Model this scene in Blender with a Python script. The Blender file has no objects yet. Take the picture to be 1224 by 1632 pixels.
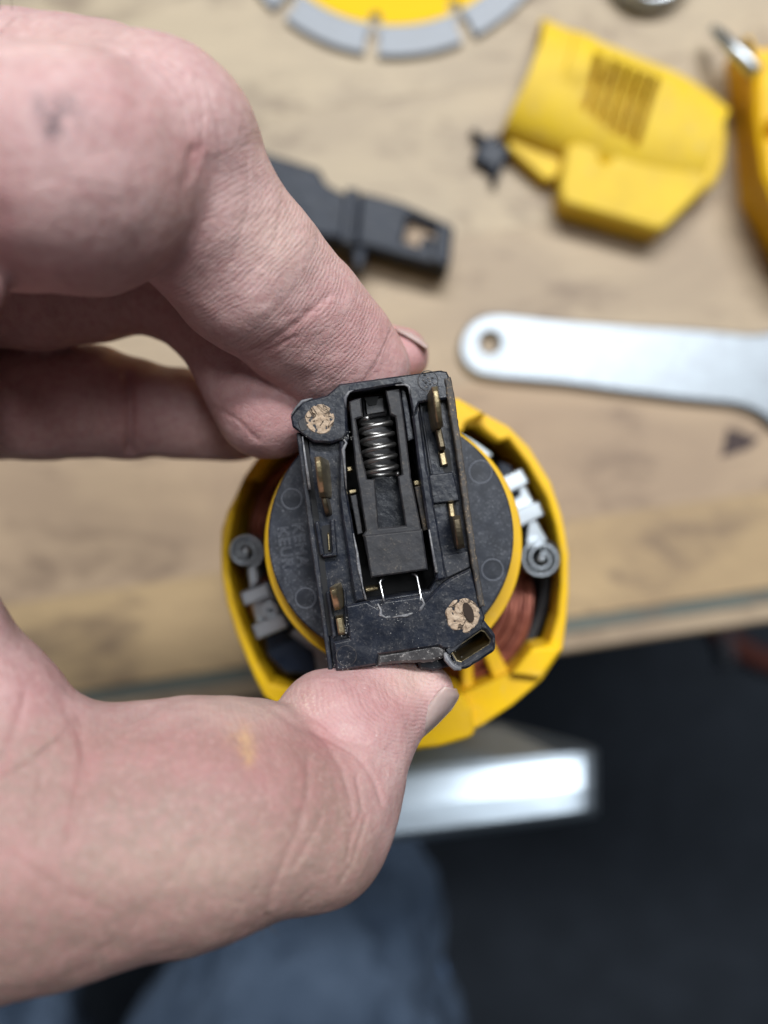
import bpy, bmesh, math, random
import numpy as np
from mathutils import Vector, Matrix, noise as mnoise
from mathutils.geometry import tessellate_polygon

random.seed(7)
S = bpy.context.scene
COL = S.collection
PI = math.pi
MM = 0.001
CAMZ = 240.0                      # camera height above the bench top, mm

# ------------------------------------------------------------------ camera
cd = bpy.data.cameras.new('camera')
cam = bpy.data.objects.new('camera', cd); COL.objects.link(cam)
cam.location = (0, 0, CAMZ * MM)
cd.sensor_fit = 'HORIZONTAL'; cd.sensor_width = 36.0
cd.lens = 36.0 * 1200.0 / 1224.0
cd.clip_start = 0.005; cd.clip_end = 20
cd.dof.use_dof = True; cd.dof.focus_distance = 0.0925
cd.dof.aperture_fstop = 11.0
S.camera = cam

# ------------------------------------------------------------------ world, lamps, exposure
w = bpy.data.worlds.new('World'); S.world = w; w.use_nodes = True
bg = w.node_tree.nodes['Background']
bg.inputs[0].default_value = (0.78, 0.88, 1.0, 1); bg.inputs[1].default_value = 0.055

def area_lamp(name, loc, tgt, sx, sy, power, col):
    l = bpy.data.lights.new(name, 'AREA'); l.shape = 'RECTANGLE'; l.size = sx; l.size_y = sy
    l.energy = power; l.color = col
    o = bpy.data.objects.new(name, l); COL.objects.link(o); o.location = loc
    o.rotation_euler = (Vector(tgt) - Vector(loc)).to_track_quat('-Z', 'Y').to_euler()
    return o
area_lamp('ceiling_tube_lamp', (0.15, 0.90, 1.38), (0.0, 0.0, 0.1), 1.2, 0.16, 34, (0.95, 0.98, 1.0))
area_lamp('ceiling_tube_lamp', (0.34, 0.40, 1.6), (0.1, 0.0, 0.1), 0.5, 0.34, 8.0, (0.93, 0.97, 1.0))
S.view_settings.view_transform = 'Standard'; S.view_settings.look = 'None'
S.view_settings.exposure = 0.0; S.view_settings.gamma = 1.0
S.cycles.max_bounces = 8

# ------------------------------------------------------------------ helpers
DOFF = 0.0
def P(px, py, D):
    """a point measured in the photograph at depth D mm below the lens -> metres"""
    D = D + DOFF
    return Vector(((px - 612.0) / 1200.0 * D * MM, (816.0 - py) / 1200.0 * D * MM, (CAMZ - D) * MM))

def link(name, me, mat=None, parent=None, smooth=False):
    o = bpy.data.objects.new(name, me); COL.objects.link(o)
    if mat is not None: me.materials.append(mat)
    if parent is not None: o.parent = parent
    if smooth:
        for p in me.polygons: p.use_smooth = True
    return o

def tag(o, label=None, cat=None, group=None, kind=None):
    if label: o['label'] = label
    if cat: o['category'] = cat
    if group: o['group'] = group
    if kind: o['kind'] = kind
    return o

def thing(name, label, cat, group=None):
    o = bpy.data.objects.new(name, None); COL.objects.link(o)
    o.empty_display_size = 0.01
    return tag(o, label, cat, group)

def from_py(name, verts, faces, mat, parent=None, smooth=False):
    me = bpy.data.meshes.new(name); me.from_pydata([tuple(v) for v in verts], [], faces); me.update()
    bm = bmesh.new(); bm.from_mesh(me); bmesh.ops.recalc_face_normals(bm, faces=bm.faces[:]); bm.to_mesh(me); bm.free()
    return link(name, me, mat, parent, smooth)

def area2(p):
    return sum(p[i][0] * p[(i + 1) % len(p)][1] - p[(i + 1) % len(p)][0] * p[i][1] for i in range(len(p)))

def offset(poly, d):
    """move every edge inwards by d (poly in any winding)"""
    s = 1 if area2(poly) > 0 else -1
    n = len(poly); out = []
    for i in range(n):
        a, b, c = poly[i - 1], poly[i], poly[(i + 1) % n]
        e1 = Vector((b[0] - a[0], b[1] - a[1])); e2 = Vector((c[0] - b[0], c[1] - b[1]))
        if e1.length < 1e-9 or e2.length < 1e-9: out.append(tuple(b)); continue
        e1.normalize(); e2.normalize()
        n1 = Vector((-e1.y, e1.x)) * s; n2 = Vector((-e2.y, e2.x)) * s
        m = n1 + n2; q = max(m.length_squared, 0.6)
        m = m * (2.0 / q) * 1.0
        out.append((b[0] + m.x * d, b[1] + m.y * d))
    return out

def rc(poly, r, n=4):
    """round the corners of a polygon"""
    out = []
    for i in range(len(poly)):
        a, b, c = Vector(poly[i - 1]), Vector(poly[i]), Vector(poly[(i + 1) % len(poly)])
        ra = min(r, (a - b).length * .45, (c - b).length * .45)
        p0 = b + (a - b).normalized() * ra; p1 = b + (c - b).normalized() * ra
        for k in range(n + 1):
            t = k / n
            q = p0 * (1 - t) ** 2 + b * 2 * t * (1 - t) + p1 * t * t
            out.append((q.x, q.y))
    return out

def rough(poly, step, amp, seed=0):
    out = []
    for i in range(len(poly)):
        a, b = Vector(poly[i]), Vector(poly[(i + 1) % len(poly)])
        L = (b - a).length; k = max(1, int(L / step))
        nrm = Vector((-(b - a).y, (b - a).x)).normalized() if L > 0 else Vector((0, 0))
        for j in range(k):
            q = a.lerp(b, j / k)
            h = mnoise.noise(Vector((q.x * .13 + seed, q.y * .13, seed * 1.7))) + .6 * mnoise.noise(Vector((q.x * .37, q.y * .37 + seed, 3.1)))
            q = q + nrm * h * amp
            out.append((q.x, q.y))
    return out

def ell(cx, cy, rx, ry=None, n=28, rot=0.0):
    ry = rx if ry is None else ry
    return [(cx + rx * math.cos(t) * math.cos(rot) - ry * math.sin(t) * math.sin(rot),
             cy + rx * math.cos(t) * math.sin(rot) + ry * math.sin(t) * math.cos(rot)) for t in [2 * PI * k / n for k in range(n)]]

def prism_data(V, F, loops, z0, z1, c=0.0):
    """loops[0] outer, others holes, in metres xy; z0 top, z1 bottom; chamfer c on the top edges"""
    tops = []
    for i, lp in enumerate(loops):
        tops.append(offset(lp, c if i == 0 else -c) if c > 0 else lp)
    base = len(V)
    cap = [[Vector((x, y, z0)) for x, y in lp] for lp in tops]
    flat = [v for lp in cap for v in lp]; V.extend(flat)
    tris = tessellate_polygon(cap)
    F.extend([tuple(base + k for k in t) for t in tris])
    off = base
    for i, lp in enumerate(loops):
        n = len(lp); t0 = off; off += n
        prev = t0
        if c > 0:
            s = len(V); V.extend([Vector((x, y, z0 - c)) for x, y in lp])
            F.extend([(prev + k, prev + (k + 1) % n, s + (k + 1) % n, s + k) for k in range(n)]); prev = s
        s = len(V); V.extend([Vector((x, y, z1)) for x, y in lp])
        F.extend([(prev + k, prev + (k + 1) % n, s + (k + 1) % n, s + k) for k in range(n)])
        lps = s
        if i == 0: bot0 = s
        loops_b = None
    # bottom cap
    bcap = [[Vector((x, y, z1)) for x, y in lp] for lp in loops]
    s = len(V); V.extend([v for lp in bcap for v in lp])
    F.extend([tuple(s + k for k in reversed(t)) for t in tessellate_polygon(bcap)])

def prism(name, polys, D0, D1, mat, parent=None, c=0.12, holes=()):
    """extruded outline(s) measured in the photograph at depth D0 (mm), reaching straight down to D1"""
    V, F = [], []
    if polys and not isinstance(polys[0][0], (list, tuple)): polys = [polys]
    for k, poly in enumerate(polys):
        lo = [[P(x, y, D0).xy.to_tuple() for x, y in poly]]
        if k == 0: lo += [[P(x, y, D0).xy.to_tuple() for x, y in h] for h in holes]
        prism_data(V, F, lo, (CAMZ - D0 - DOFF) * MM, (CAMZ - D1 - DOFF) * MM, c * MM)
    me = bpy.data.meshes.new(name); me.from_pydata([tuple(v) for v in V], [], F); me.update()
    bm = bmesh.new(); bm.from_mesh(me)
    bmesh.ops.remove_doubles(bm, verts=bm.verts[:], dist=1e-7)
    bmesh.ops.recalc_face_normals(bm, faces=bm.faces[:]); bm.to_mesh(me); bm.free()
    return link(name, me, mat, parent)

def tube_data(V, F, pts, rad, seg=8, cap=True):
    """pts in metres, rad metres (number or list)"""
    n = len(pts); base = len(V)
    t_prev = None; nr = None
    for i, p in enumerate(pts):
        a = pts[max(i - 1, 0)]; b = pts[min(i + 1, n - 1)]
        t = (b - a).normalized()
        if nr is None:
            nr = t.orthogonal().normalized()
        else:
            nr = (nr - t * nr.dot(t)); nr = nr.normalized() if nr.length > 1e-9 else t.orthogonal().normalized()
        bn = t.cross(nr)
        r = rad[i] if isinstance(rad, (list, tuple)) else rad
        for k in range(seg):
            a_ = 2 * PI * k / seg
            V.append(p + nr * (r * math.cos(a_)) + bn * (r * math.sin(a_)))
    for i in range(n - 1):
        for k in range(seg):
            F.append((base + i * seg + k, base + i * seg + (k + 1) % seg, base + (i + 1) * seg + (k + 1) % seg, base + (i + 1) * seg + k))
    if cap:
        F.append(tuple(base + k for k in reversed(range(seg)))); F.append(tuple(base + (n - 1) * seg + k for k in range(seg)))

def tube(name, pts, rad, mat, parent=None, seg=8):
    V, F = [], []; tube_data(V, F, pts, rad, seg)
    return from_py(name, V, F, mat, parent, True)

def ring_tube(name, cx, cy, D, rpx, wpx, mat, parent):
    n = 40
    V, F = [], []
    pts = [P(cx + rpx * math.cos(2 * PI * k / n), cy + rpx * math.sin(2 * PI * k / n), D) for k in range(n + 1)]
    tube_data(V, F, pts, wpx / 1200 * D * MM, 6, False)
    return from_py(name, V, F, mat, parent, True)

# ------------------------------------------------------------------ materials
class NT:
    def __init__(s, name):
        s.m = bpy.data.materials.new(name); s.m.use_nodes = True
        s.t = s.m.node_tree; s.b = s.t.nodes['Principled BSDF']
        tc = s.n('ShaderNodeTexCoord'); mp = s.n('ShaderNodeVectorMath', operation='SCALE')
        geo = s.n('ShaderNodeNewGeometry')
        mp.inputs['Scale'].default_value = 1000.0            # work in mm, world position
        s.l(geo.outputs['Position'], mp.inputs[0]); s.mm = mp.outputs[0]
    def n(s, typ, **kw):
        o = s.t.nodes.new(typ)
        for k, v in kw.items(): setattr(o, k, v)
        return o
    def l(s, a, b): s.t.links.new(a, b)
    def vec(s, sc):
        if isinstance(sc, (int, float)): return s.mm, sc
        v = s.n('ShaderNodeVectorMath', operation='MULTIPLY'); s.l(s.mm, v.inputs[0]); v.inputs[1].default_value = sc
        return v.outputs[0], 1.0
    def noise(s, sc, det=4, ro=0.55, dist=0.0):
        v, k = s.vec(sc)
        o = s.n('ShaderNodeTexNoise'); o.inputs['Scale'].default_value = k; o.inputs['Detail'].default_value = det
        o.inputs['Roughness'].default_value = ro; o.inputs['Distortion'].default_value = dist
        s.l(v, o.inputs['Vector']); return o.outputs['Fac']
    def ramp(s, f, stops):
        o = s.n('ShaderNodeValToRGB'); e = o.color_ramp.elements
        while len(e) > len(stops): e.remove(e[-1])
        while len(e) < len(stops): e.new(0.5)
        for k, (p, c) in enumerate(stops):
            e[k].position = p; e[k].color = tuple(c) + (1,) if isinstance(c, (tuple, list)) else (c, c, c, 1)
        s.l(f, o.inputs[0]); return o.outputs[0]
    def mix(s, f, a, b, mode='MIX'):
        o = s.n('ShaderNodeMix', data_type='RGBA', blend_type=mode)
        for sock, v in ((o.inputs[0], f), (o.inputs[6], a), (o.inputs[7], b)):
            if isinstance(v, (int, float)): sock.default_value = v
            elif isinstance(v, (tuple, list)): sock.default_value = tuple(v) + (1,)
            else: s.l(v, sock)
        return o.outputs[2]
    def math(s, op, a, b=0.0, c=0.0):
        o = s.n('ShaderNodeMath', operation=op)
        for sock, v in zip(o.inputs, (a, b, c)):
            if isinstance(v, (int, float)): sock.default_value = v
            else: s.l(v, sock)
        return o.outputs[0]
    def attr(s, name):
        o = s.n('ShaderNodeAttribute', attribute_name=name); return o.outputs['Fac']
    def bump(s, h, dist_mm, strength=1.0, prev=None):
        o = s.n('ShaderNodeBump'); o.inputs['Distance'].default_value = dist_mm * MM; o.inputs['Strength'].default_value = strength
        s.l(h, o.inputs['Height'])
        if prev is not None: s.l(prev, o.inputs['Normal'])
        return o.outputs[0]
    def bevel(s, r):
        o = s.n('ShaderNodeBevel', samples=4); o.inputs[0].default_value = r * MM; return o.outputs[0]
    def set(s, **kw):
        names = {'color': 'Base Color', 'rough': 'Roughness', 'metal': 'Metallic', 'normal': 'Normal', 'spec': 'Specular IOR Level', 'coat': 'Coat Weight', 'crough': 'Coat Roughness'}
        for k, v in kw.items():
            i = s.b.inputs[names.get(k, k)]
            if isinstance(v, (int, float)): i.default_value = v
            elif isinstance(v, tuple): i.default_value = v + (1,) if len(v) == 3 and i.type == 'RGBA' else v
            else: s.l(v, i)
        return s.m

def black_plastic(name, base=(0.007, 0.009, 0.015), dust=0.5, dcol=(0.26, 0.24, 0.22), rough_=0.42, bev=0.12, wear=1.0, lump=0.35, spec_=0.45):
    s = NT(name)
    big = s.noise(0.35, 3); fine = s.noise(3.6, 3, 0.7); sm = s.noise(0.45, 6, 0.7, 0.6)
    c = s.mix(s.ramp(big, [(0.3, 0.0), (0.75, 1.0)]), base, tuple(x * 1.9 for x in base))
    speck = s.math('MULTIPLY', s.ramp(fine, [(0.56, 0.0), (0.68, 1.0)]), s.ramp(sm, [(0.40, 0.0), (0.66, 1.0)]))
    film = s.math('MULTIPLY', s.ramp(sm, [(0.45, 0.0), (0.8, 1.0)]), 0.12 * dust)
    f = s.math('ADD', s.math('MULTIPLY', speck, 0.75 * dust), film)
    c = s.mix(f, c, dcol)
    r = s.math('ADD', s.math('MULTIPLY', sm, 0.25), s.math('ADD', s.math('MULTIPLY', f, 0.5), rough_ - 0.12))
    bv = s.bevel(bev); gn = s.n('ShaderNodeNewGeometry'); dp = s.n('ShaderNodeVectorMath', operation='DOT_PRODUCT')
    s.l(bv, dp.inputs[0]); s.l(gn.outputs['True Normal'], dp.inputs[1])
    worn = s.math('MULTIPLY', s.ramp(s.math('SUBTRACT', 1.0, dp.outputs['Value']), [(0.02, 0.0), (0.16, 1.0)]), s.ramp(s.noise(0.9, 4, .7), [(0.42, 0.0), (0.62, 1.0)]))
    c = s.mix(s.math('MULTIPLY', worn, 0.7 * wear), c, tuple(x * .75 for x in dcol))
    n = s.bump(s.noise(0.22, 3, 0.5), lump * .7, 1.0, bv); n = s.bump(s.noise(1.0, 6, 0.7), 0.035, 0.8, n)
    n = s.bump(fine, 0.02, 0.8, n)
    return s.set(color=c, rough=r, normal=n, spec=spec_)

def yellow_plastic(name, base=(0.86, 0.52, 0.008), dirt=0.3, rough_=0.42):
    s = NT(name)
    a = s.noise(0.12, 5, 0.6); b = s.noise(1.6, 5, 0.7)
    c = s.mix(s.ramp(a, [(0.35, 0.0), (0.75, 1.0)]), base, (base[0] * .86, base[1] * .84, base[2] + .02))
    d = s.math('MULTIPLY', s.ramp(s.noise(0.3, 6, 0.7, 1.0), [(0.56, 0.0), (0.72, 1.0)]), dirt)
    c = s.mix(d, c, (0.50, 0.40, 0.26))
    c = s.mix(s.math('MULTIPLY', s.ramp(b, [(0.62, 0.0), (0.7, 1.0)]), dirt * .8), c, (0.34, 0.22, 0.05))
    n = s.bump(b, 0.06, 0.6, s.bevel(0.35))
    return s.set(color=c, rough=s.math('ADD', s.math('MULTIPLY', a, 0.25), rough_ - .1), normal=n, spec=0.28)

def metal(name, base, rough_, scr=0.4, dirt=0.2, dcol=(0.1, 0.09, 0.08), bev=0.2, brush=None):
    s = NT(name)
    a = s.noise(0.25, 5, 0.65); b = s.noise(brush or (3.0, 3.0, 3.0), 5, 0.7)
    c = s.mix(s.math('MULTIPLY', s.ramp(a, [(0.4, 0.0), (0.8, 1.0)]), dirt), base, dcol)
    r = s.math('ADD', s.math('MULTIPLY', b, 0.3 * scr), rough_)
    n = s.bump(b, 0.03 * scr, 1.0, s.bevel(bev))
    return s.set(color=c, rough=r, metal=1.0, normal=n)

M = {}
M['plastic'] = black_plastic('black_plastic', dust=0.6, rough_=0.30, spec_=0.55)
M['plastic_dusty'] = black_plastic('dusty_black_plastic', base=(0.009, 0.011, 0.017), dust=1.0, rough_=0.5)
M['plastic_disc'] = black_plastic('speckled_black_plastic', base=(0.007, 0.009, 0.015), dust=1.5, dcol=(0.24, 0.25, 0.28), rough_=0.48, lump=0.06)
M['plastic_rail'] = black_plastic('worn_slider_plastic', base=(0.016, 0.016, 0.019), dust=0.75, dcol=(0.20, 0.17, 0.14), rough_=0.5)
M['plastic_edge'] = black_plastic('gritty_plastic', base=(0.03, 0.028, 0.028), dust=2.2, dcol=(0.34, 0.25, 0.16), rough_=0.6)
M['plastic_far'] = black_plastic('scuffed_black_plastic', base=(0.006, 0.010, 0.020), dust=0.06, rough_=0.42, bev=0.5, spec_=0.25)
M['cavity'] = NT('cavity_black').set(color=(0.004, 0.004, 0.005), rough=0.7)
M['chip'] = black_plastic('broken_plastic_edge', base=(0.035, 0.033, 0.034), dust=2.2, dcol=(0.40, 0.37, 0.35), rough_=0.3)
M['melt'] = black_plastic('torn_plastic_rim', base=(0.08, 0.08, 0.09), dust=1.2, dcol=(0.55, 0.54, 0.52), rough_=0.45)
M['ringmark'] = NT('raised_mark_plastic').set(color=(0.16, 0.17, 0.20), rough=0.5)
M['yellow'] = yellow_plastic('yellow_housing_plastic')
M['yellow_rim'] = yellow_plastic('yellow_collar_plastic', base=(0.72, 0.42, 0.01), dirt=0.1)
M['yellow_dusty'] = yellow_plastic('dusty_yellow_plastic', base=(0.76, 0.52, 0.03), dirt=0.5, rough_=0.55)
M['yellow_bright'] = yellow_plastic('bright_yellow_plastic', base=(0.86, 0.50, 0.004), dirt=0.12)
M['yellow_print'] = NT('yellow_printed_steel').set(color=(0.84, 0.52, 0.003), rough=0.6, spec=0.15)
M['brass'] = metal('tarnished_brass', (0.58, 0.47, 0.28), 0.24, 0.9, 0.9, (0.10, 0.07, 0.04), 0.06)
M['brass_dark'] = metal('blackened_brass', (0.22, 0.18, 0.12), 0.3, 0.9, 0.8, (0.05, 0.04, 0.03), 0.06)
M['spring'] = metal('oiled_spring_steel', (0.36, 0.35, 0.34), 0.26, 0.8, 0.6, (0.06, 0.05, 0.045), 0.02)
M['wire'] = metal('bright_wire_steel', (0.85, 0.85, 0.86), 0.25, 0.3, 0.1, bev=0.02)
M['zinc'] = metal('zinc_plated_steel', (0.50, 0.54, 0.58), 0.30, 0.4, 0.3, (0.3, 0.3, 0.3), 0.15)
M['alu'] = metal('stamped_aluminium', (0.36, 0.395, 0.43), 0.36, 0.8, 0.6, (0.24, 0.25, 0.27), 0.4)
M['block'] = metal('worn_steel', (0.38, 0.44, 0.50), 0.32, 0.6, 0.3, (0.28, 0.30, 0.33), 0.6, (0.05, 0.6, 0.6))
M['seg'] = metal('sintered_segment', (0.34, 0.355, 0.38), 0.6, 0.8, 0.3, (0.3, 0.3, 0.3), 0.2)
s = NT('tan_fibre')
f = s.noise(1.3, 6, 0.75, 0.2)
crk = s.ramp(s.math('ABSOLUTE', s.math('SUBTRACT', s.noise(0.30, 3, 0.6, 0.8), 0.5)), [(0.006, 1.0), (0.016, 0.0)])
c = s.ramp(f, [(0.25, (0.34, 0.24, 0.16)), (0.5, (0.47, 0.35, 0.25)), (0.75, (0.58, 0.47, 0.36))])
c = s.mix(s.math('MULTIPLY', crk, 0.85), c, (0.05, 0.03, 0.02))
s.set(color=c, rough=0.9, normal=s.bump(s.math('SUBTRACT', f, crk), 0.3, 1.0)); M['fibre'] = s.m
s = NT('red_enamelled_copper')
s.set(color=s.ramp(s.noise(0.6, 3), [(0.3, (0.20, 0.055, 0.04)), (0.7, (0.42, 0.15, 0.10))]), rough=0.3, metal=0.5); M['copper'] = s.m
s = NT('laminated_core')
s.set(color=(0.035, 0.035, 0.04), rough=0.5, metal=0.5, normal=s.bump(s.noise((.1, .1, 3.0)), .1)); M['core'] = s.m
M['white_plastic'] = NT('white_plastic').set(color=(0.70, 0.78, 0.82), rough=0.4)

def wood(name, tint, off):
    s = NT(name)
    ad = s.n('ShaderNodeVectorMath', operation='ADD'); s.l(s.mm, ad.inputs[0]); ad.inputs[1].default_value = off; s.mm = ad.outputs[0]
    g = s.noise((0.008, 0.12, 0.05), 6, 0.62, 1.2)
    fine = s.noise((0.03, 1.5, 0.2), 5, 0.7)
    blot = s.noise((0.018, 0.035, 0.02), 5, 0.6, 0.6)
    st = s.noise((0.03, 0.06, 0.05), 5, 0.65, 0.4)
    a = tuple(x * 0.88 for x in tint); b = tint
    c = s.mix(s.ramp(g, [(0.3, 0.0), (0.72, 1.0)]), a, b)
    c = s.mix(s.math('MULTIPLY', s.ramp(fine, [(0.45, 0.0), (0.7, 1.0)]), 0.45), c, tuple(x * .62 for x in tint))
    c = s.mix(s.math('MULTIPLY', s.ramp(blot, [(0.40, 0.0), (0.60, 1.0)]), 0.9), c, (tint[0] * .74, tint[1] * .73, tint[2] * .75))
    c = s.mix(s.math('MULTIPLY', s.ramp(st, [(0.52, 0.0), (0.66, 1.0)]), 0.6), c, (0.15, 0.10, 0.07))
    return s.set(color=c, rough=0.6, normal=s.bump(fine, 0.12, 0.7))

# ------------------------------------------------------------------ the setting
s = NT('dark_rubber_mat')
M['floor'] = s.set(color=s.ramp(s.noise(0.02, 6), [(0.3, (0.016, 0.022, 0.032)), (0.7, (0.026, 0.034, 0.048))]), rough=0.85, normal=s.bump(s.noise(.2, 5), 1.5, .5))
fl = from_py('floor', [(-3, -3, -.75), (3, -3, -.75), (3, 3, -.75), (-3, 3, -.75)], [(0, 1, 2, 3)], M['floor']); tag(fl, kind='structure')

# workbench: boards laid along its front edge, turned 8.5 degrees
bench = thing('workbench', 'scratched wooden workbench top of pale glued boards, its front edge crossing the picture', 'workbench')
BA = math.radians(8.5); bu = Vector((math.cos(BA), math.sin(BA))); bv = Vector((-math.sin(BA), math.cos(BA)))
B0 = P(1224, 937, 240).xy                                    # a point on the front line of the boards
def bench_poly(v0, v1, u0=-0.45, u1=0.28, n=1):
    return [(B0 + bu * a + bv * b).to_tuple() for a, b in ((u0, v0), (u1, v0), (u1, v1), (u0, v1))]
def bench_piece(name, v0, v1, z0, z1, mat, u0=-0.45, u1=0.28, c=0.0004):
    V, F = [], []
    prism_data(V, F, [bench_poly(v0, v1, u0, u1)], z0, z1, c)
    return from_py(name, V, F, mat, bench)
tints = [(0.50, 0.365, 0.21), (0.48, 0.36, 0.25), (0.50, 0.40, 0.285), (0.52, 0.43, 0.31), (0.54, 0.45, 0.325), (0.50, 0.43, 0.32)]
vb = [0.0, 0.0305, 0.078, 0.125, 0.172, 0.220, 0.27]
tints = [(t[0] * .97, t[1] * .93, t[2] * .88) for t in tints]
for k in range(6):
    bench_piece('board', vb[k] + (.00002 if k else 0), vb[k + 1] - .00002, 0.0, -0.035, wood('pale_beech', tints[k], (k * 311.0, k * 57.0, 0)), c=0.00008)
M['strip'] = wood('grey_green_strip', (0.15, 0.165, 0.14), (90, 40, 0))
bench_piece('edge_strip', -0.0052, -0.0001, -0.0012, -0.035, M['strip'])
bench_piece('edge_lipping', -0.0112, -0.0053, -0.0006, -0.042, wood('lipping_wood', (0.40, 0.30, 0.20), (900, 77, 0)), c=0.0012)
s = NT('burn_mark'); M['burn'] = s.set(color=s.ramp(s.noise(.5), [(.3, (.03, .02, .02)), (.7, (.09, .06, .055))]), rough=.8)
prism('knot', rough(rc([(1148, 730), (1160, 682), (1212, 700), (1190, 716)], 6), 6, 2), 239.92, 240.5, M['burn'], bench, c=0.02)

# ------------------------------------------------------------------ things lying on the bench
# diamond blade
bl = thing('diamond_blade', 'segmented diamond cutting blade with yellow printed face lying at the top edge', 'saw blade')
BC = (628, -195)
def polar(a, r): return (BC[0] + r * math.sin(a), BC[1] + r * math.cos(a))
gap0 = math.radians(-7.6); stp = math.radians(32.73)
def blade_outline(rim, w1, rk):
    """disc outline with radial slots that end in round keyholes"""
    out = []
    for k in range(11):
        g0 = gap0 + k * stp; kc = polar(g0, 226)
        out.append(polar(g0 - w1, rim))
        for j in range(9):
            t = PI * 0.86 - j * (PI * 1.72) / 8
            o_, p_ = -math.cos(t) * rk, -math.sin(t) * rk
            out.append((kc[0] + o_ * math.sin(g0) + p_ * math.cos(g0), kc[1] + o_ * math.cos(g0) - p_ * math.sin(g0)))
        out.append(polar(g0 + w1, rim))
        for j in range(1, 6): out.append(polar(g0 + w1 + (stp - 2 * w1) * j / 6, rim))
    return out
bore = [polar(2 * PI * k / 40, 52) for k in range(40)]
prism('steel_core', blade_outline(252, math.radians(1.5), 9), 238.4, 239.6, M['seg'], bl, c=0.05, holes=[bore])
prism('printed_face', blade_outline(235, math.radians(1.9), 10.5), 238.25, 238.395, M['yellow_print'], bl, c=0.0, holes=[bore])
for k in range(11):
    g0 = gap0 + k * stp + math.radians(2.3); g1 = gap0 + (k + 1) * stp - math.radians(2.3); n = 10
    ro = [polar(g0 + (g1 - g0) * j / n, 283) for j in range(n + 1)]; ri = [polar(g0 + (g1 - g0) * j / n, 237) for j in range(n + 1)]
    prism('segment', rc(ro + ri[::-1], 3, 2), 237.9, 240.0, M['seg'], bl, c=0.15)

# flange nut at the top
fn = thing('flange_nut', 'round steel flange nut peeping in at the top edge', 'nut')
prism('flange', ell(1043, -74, 76, 76, 48), 234, 240, M['zinc'], fn, c=0.8, holes=[ell(1043, -74, 24, 24, 24)])
prism('hub', ell(1043, -74, 46, 46, 6), 229, 233.9, M['zinc'], fn, c=0.6, holes=[ell(1043, -74, 24, 24, 24)])

# pin spanner
sp = thing('pin_spanner', 'flat silvery pin spanner with a hanging hole in its rounded end', 'wrench')
out = [(1235, 528), (1200, 532), (1120, 524), (1000, 517), (880, 508), (800, 499), (772, 501), (748, 514), (734, 538), (732, 562), (742, 584), (762, 598), (800, 604), (900, 612), (1000, 626), (1100, 638), (1180, 646), (1215, 660), (1245, 690), (1300, 760),
       (1380, 790), (1450, 780), (1440, 740), (1380, 730), (1340, 680), (1330, 600), (1345, 520), (1400, 470), (1450, 450), (1440, 410), (1370, 420), (1300, 450), (1262, 500)]
prism('handle', rc(out, 14, 3), 236.6, 239.9, M['alu'], sp, c=0.9, holes=[ell(781, 546, 16, 17, 28)])
for q in ((1432, 430), (1432, 762)):
    prism('pin', ell(q[0], q[1], 13, 13, 16), 231, 236.7, M['zinc'], sp, c=0.4)

# dark brush-cap lever behind the index finger
bk = thing('trigger_lever', 'long black plastic trigger lever with a brass-lined window lying behind the index finger', 'lever')
o1 = [(330, 232), (420, 241), (508, 268), (520, 292), (546, 306), (556, 304), (549, 382), (470, 372), (330, 330)]
prism('paddle', rc(o1, 6, 3), 228, 240, M['plastic_far'], bk, c=1.0)
prism('collar', rc([(552, 297), (573, 301), (565, 391), (543, 387)], 4, 2), 226, 240, M['plastic_far'], bk, c=0.6)
prism('clip', rc([(561, 392), (584, 394), (579, 425), (566, 430)], 5, 2), 230, 240, M['plastic_far'], bk, c=0.5)
o2 = [(574, 304), (640, 321), (724, 360), (716, 428), (700, 425), (566, 388)]
win = [(652, 344), (705, 366), (700, 400), (690, 398), (693, 380), (676, 372), (668, 392), (643, 384)]
prism('body', rc(o2, 6, 3), 229, 240, M['plastic_far'], bk, c=1.0, holes=[win])
prism('window_floor', [(640, 340), (710, 364), (704, 404), (640, 388)], 232.5, 233.5, M['fibre'], bk, c=0)
prism('rib', [rc([(697, 352), (712, 358), (704, 418), (690, 414)], 3, 2)], 227.8, 228.9, M['plastic_far'], bk, c=0.3)

# little black star-shaped scrap
st = [(752, 202), (776, 216), (790, 210), (800, 224), (828, 240), (808, 252), (802, 262), (790, 296), (780, 266), (762, 258), (754, 246), (766, 230)]
o = prism('plastic_scrap', rough(st, 6, 1.0, 4), 236, 240, M['plastic_far'], c=1.2)
tag(o, 'small black star-shaped scrap touching the corner of the dusty yellow gear cover', 'scrap')

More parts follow.
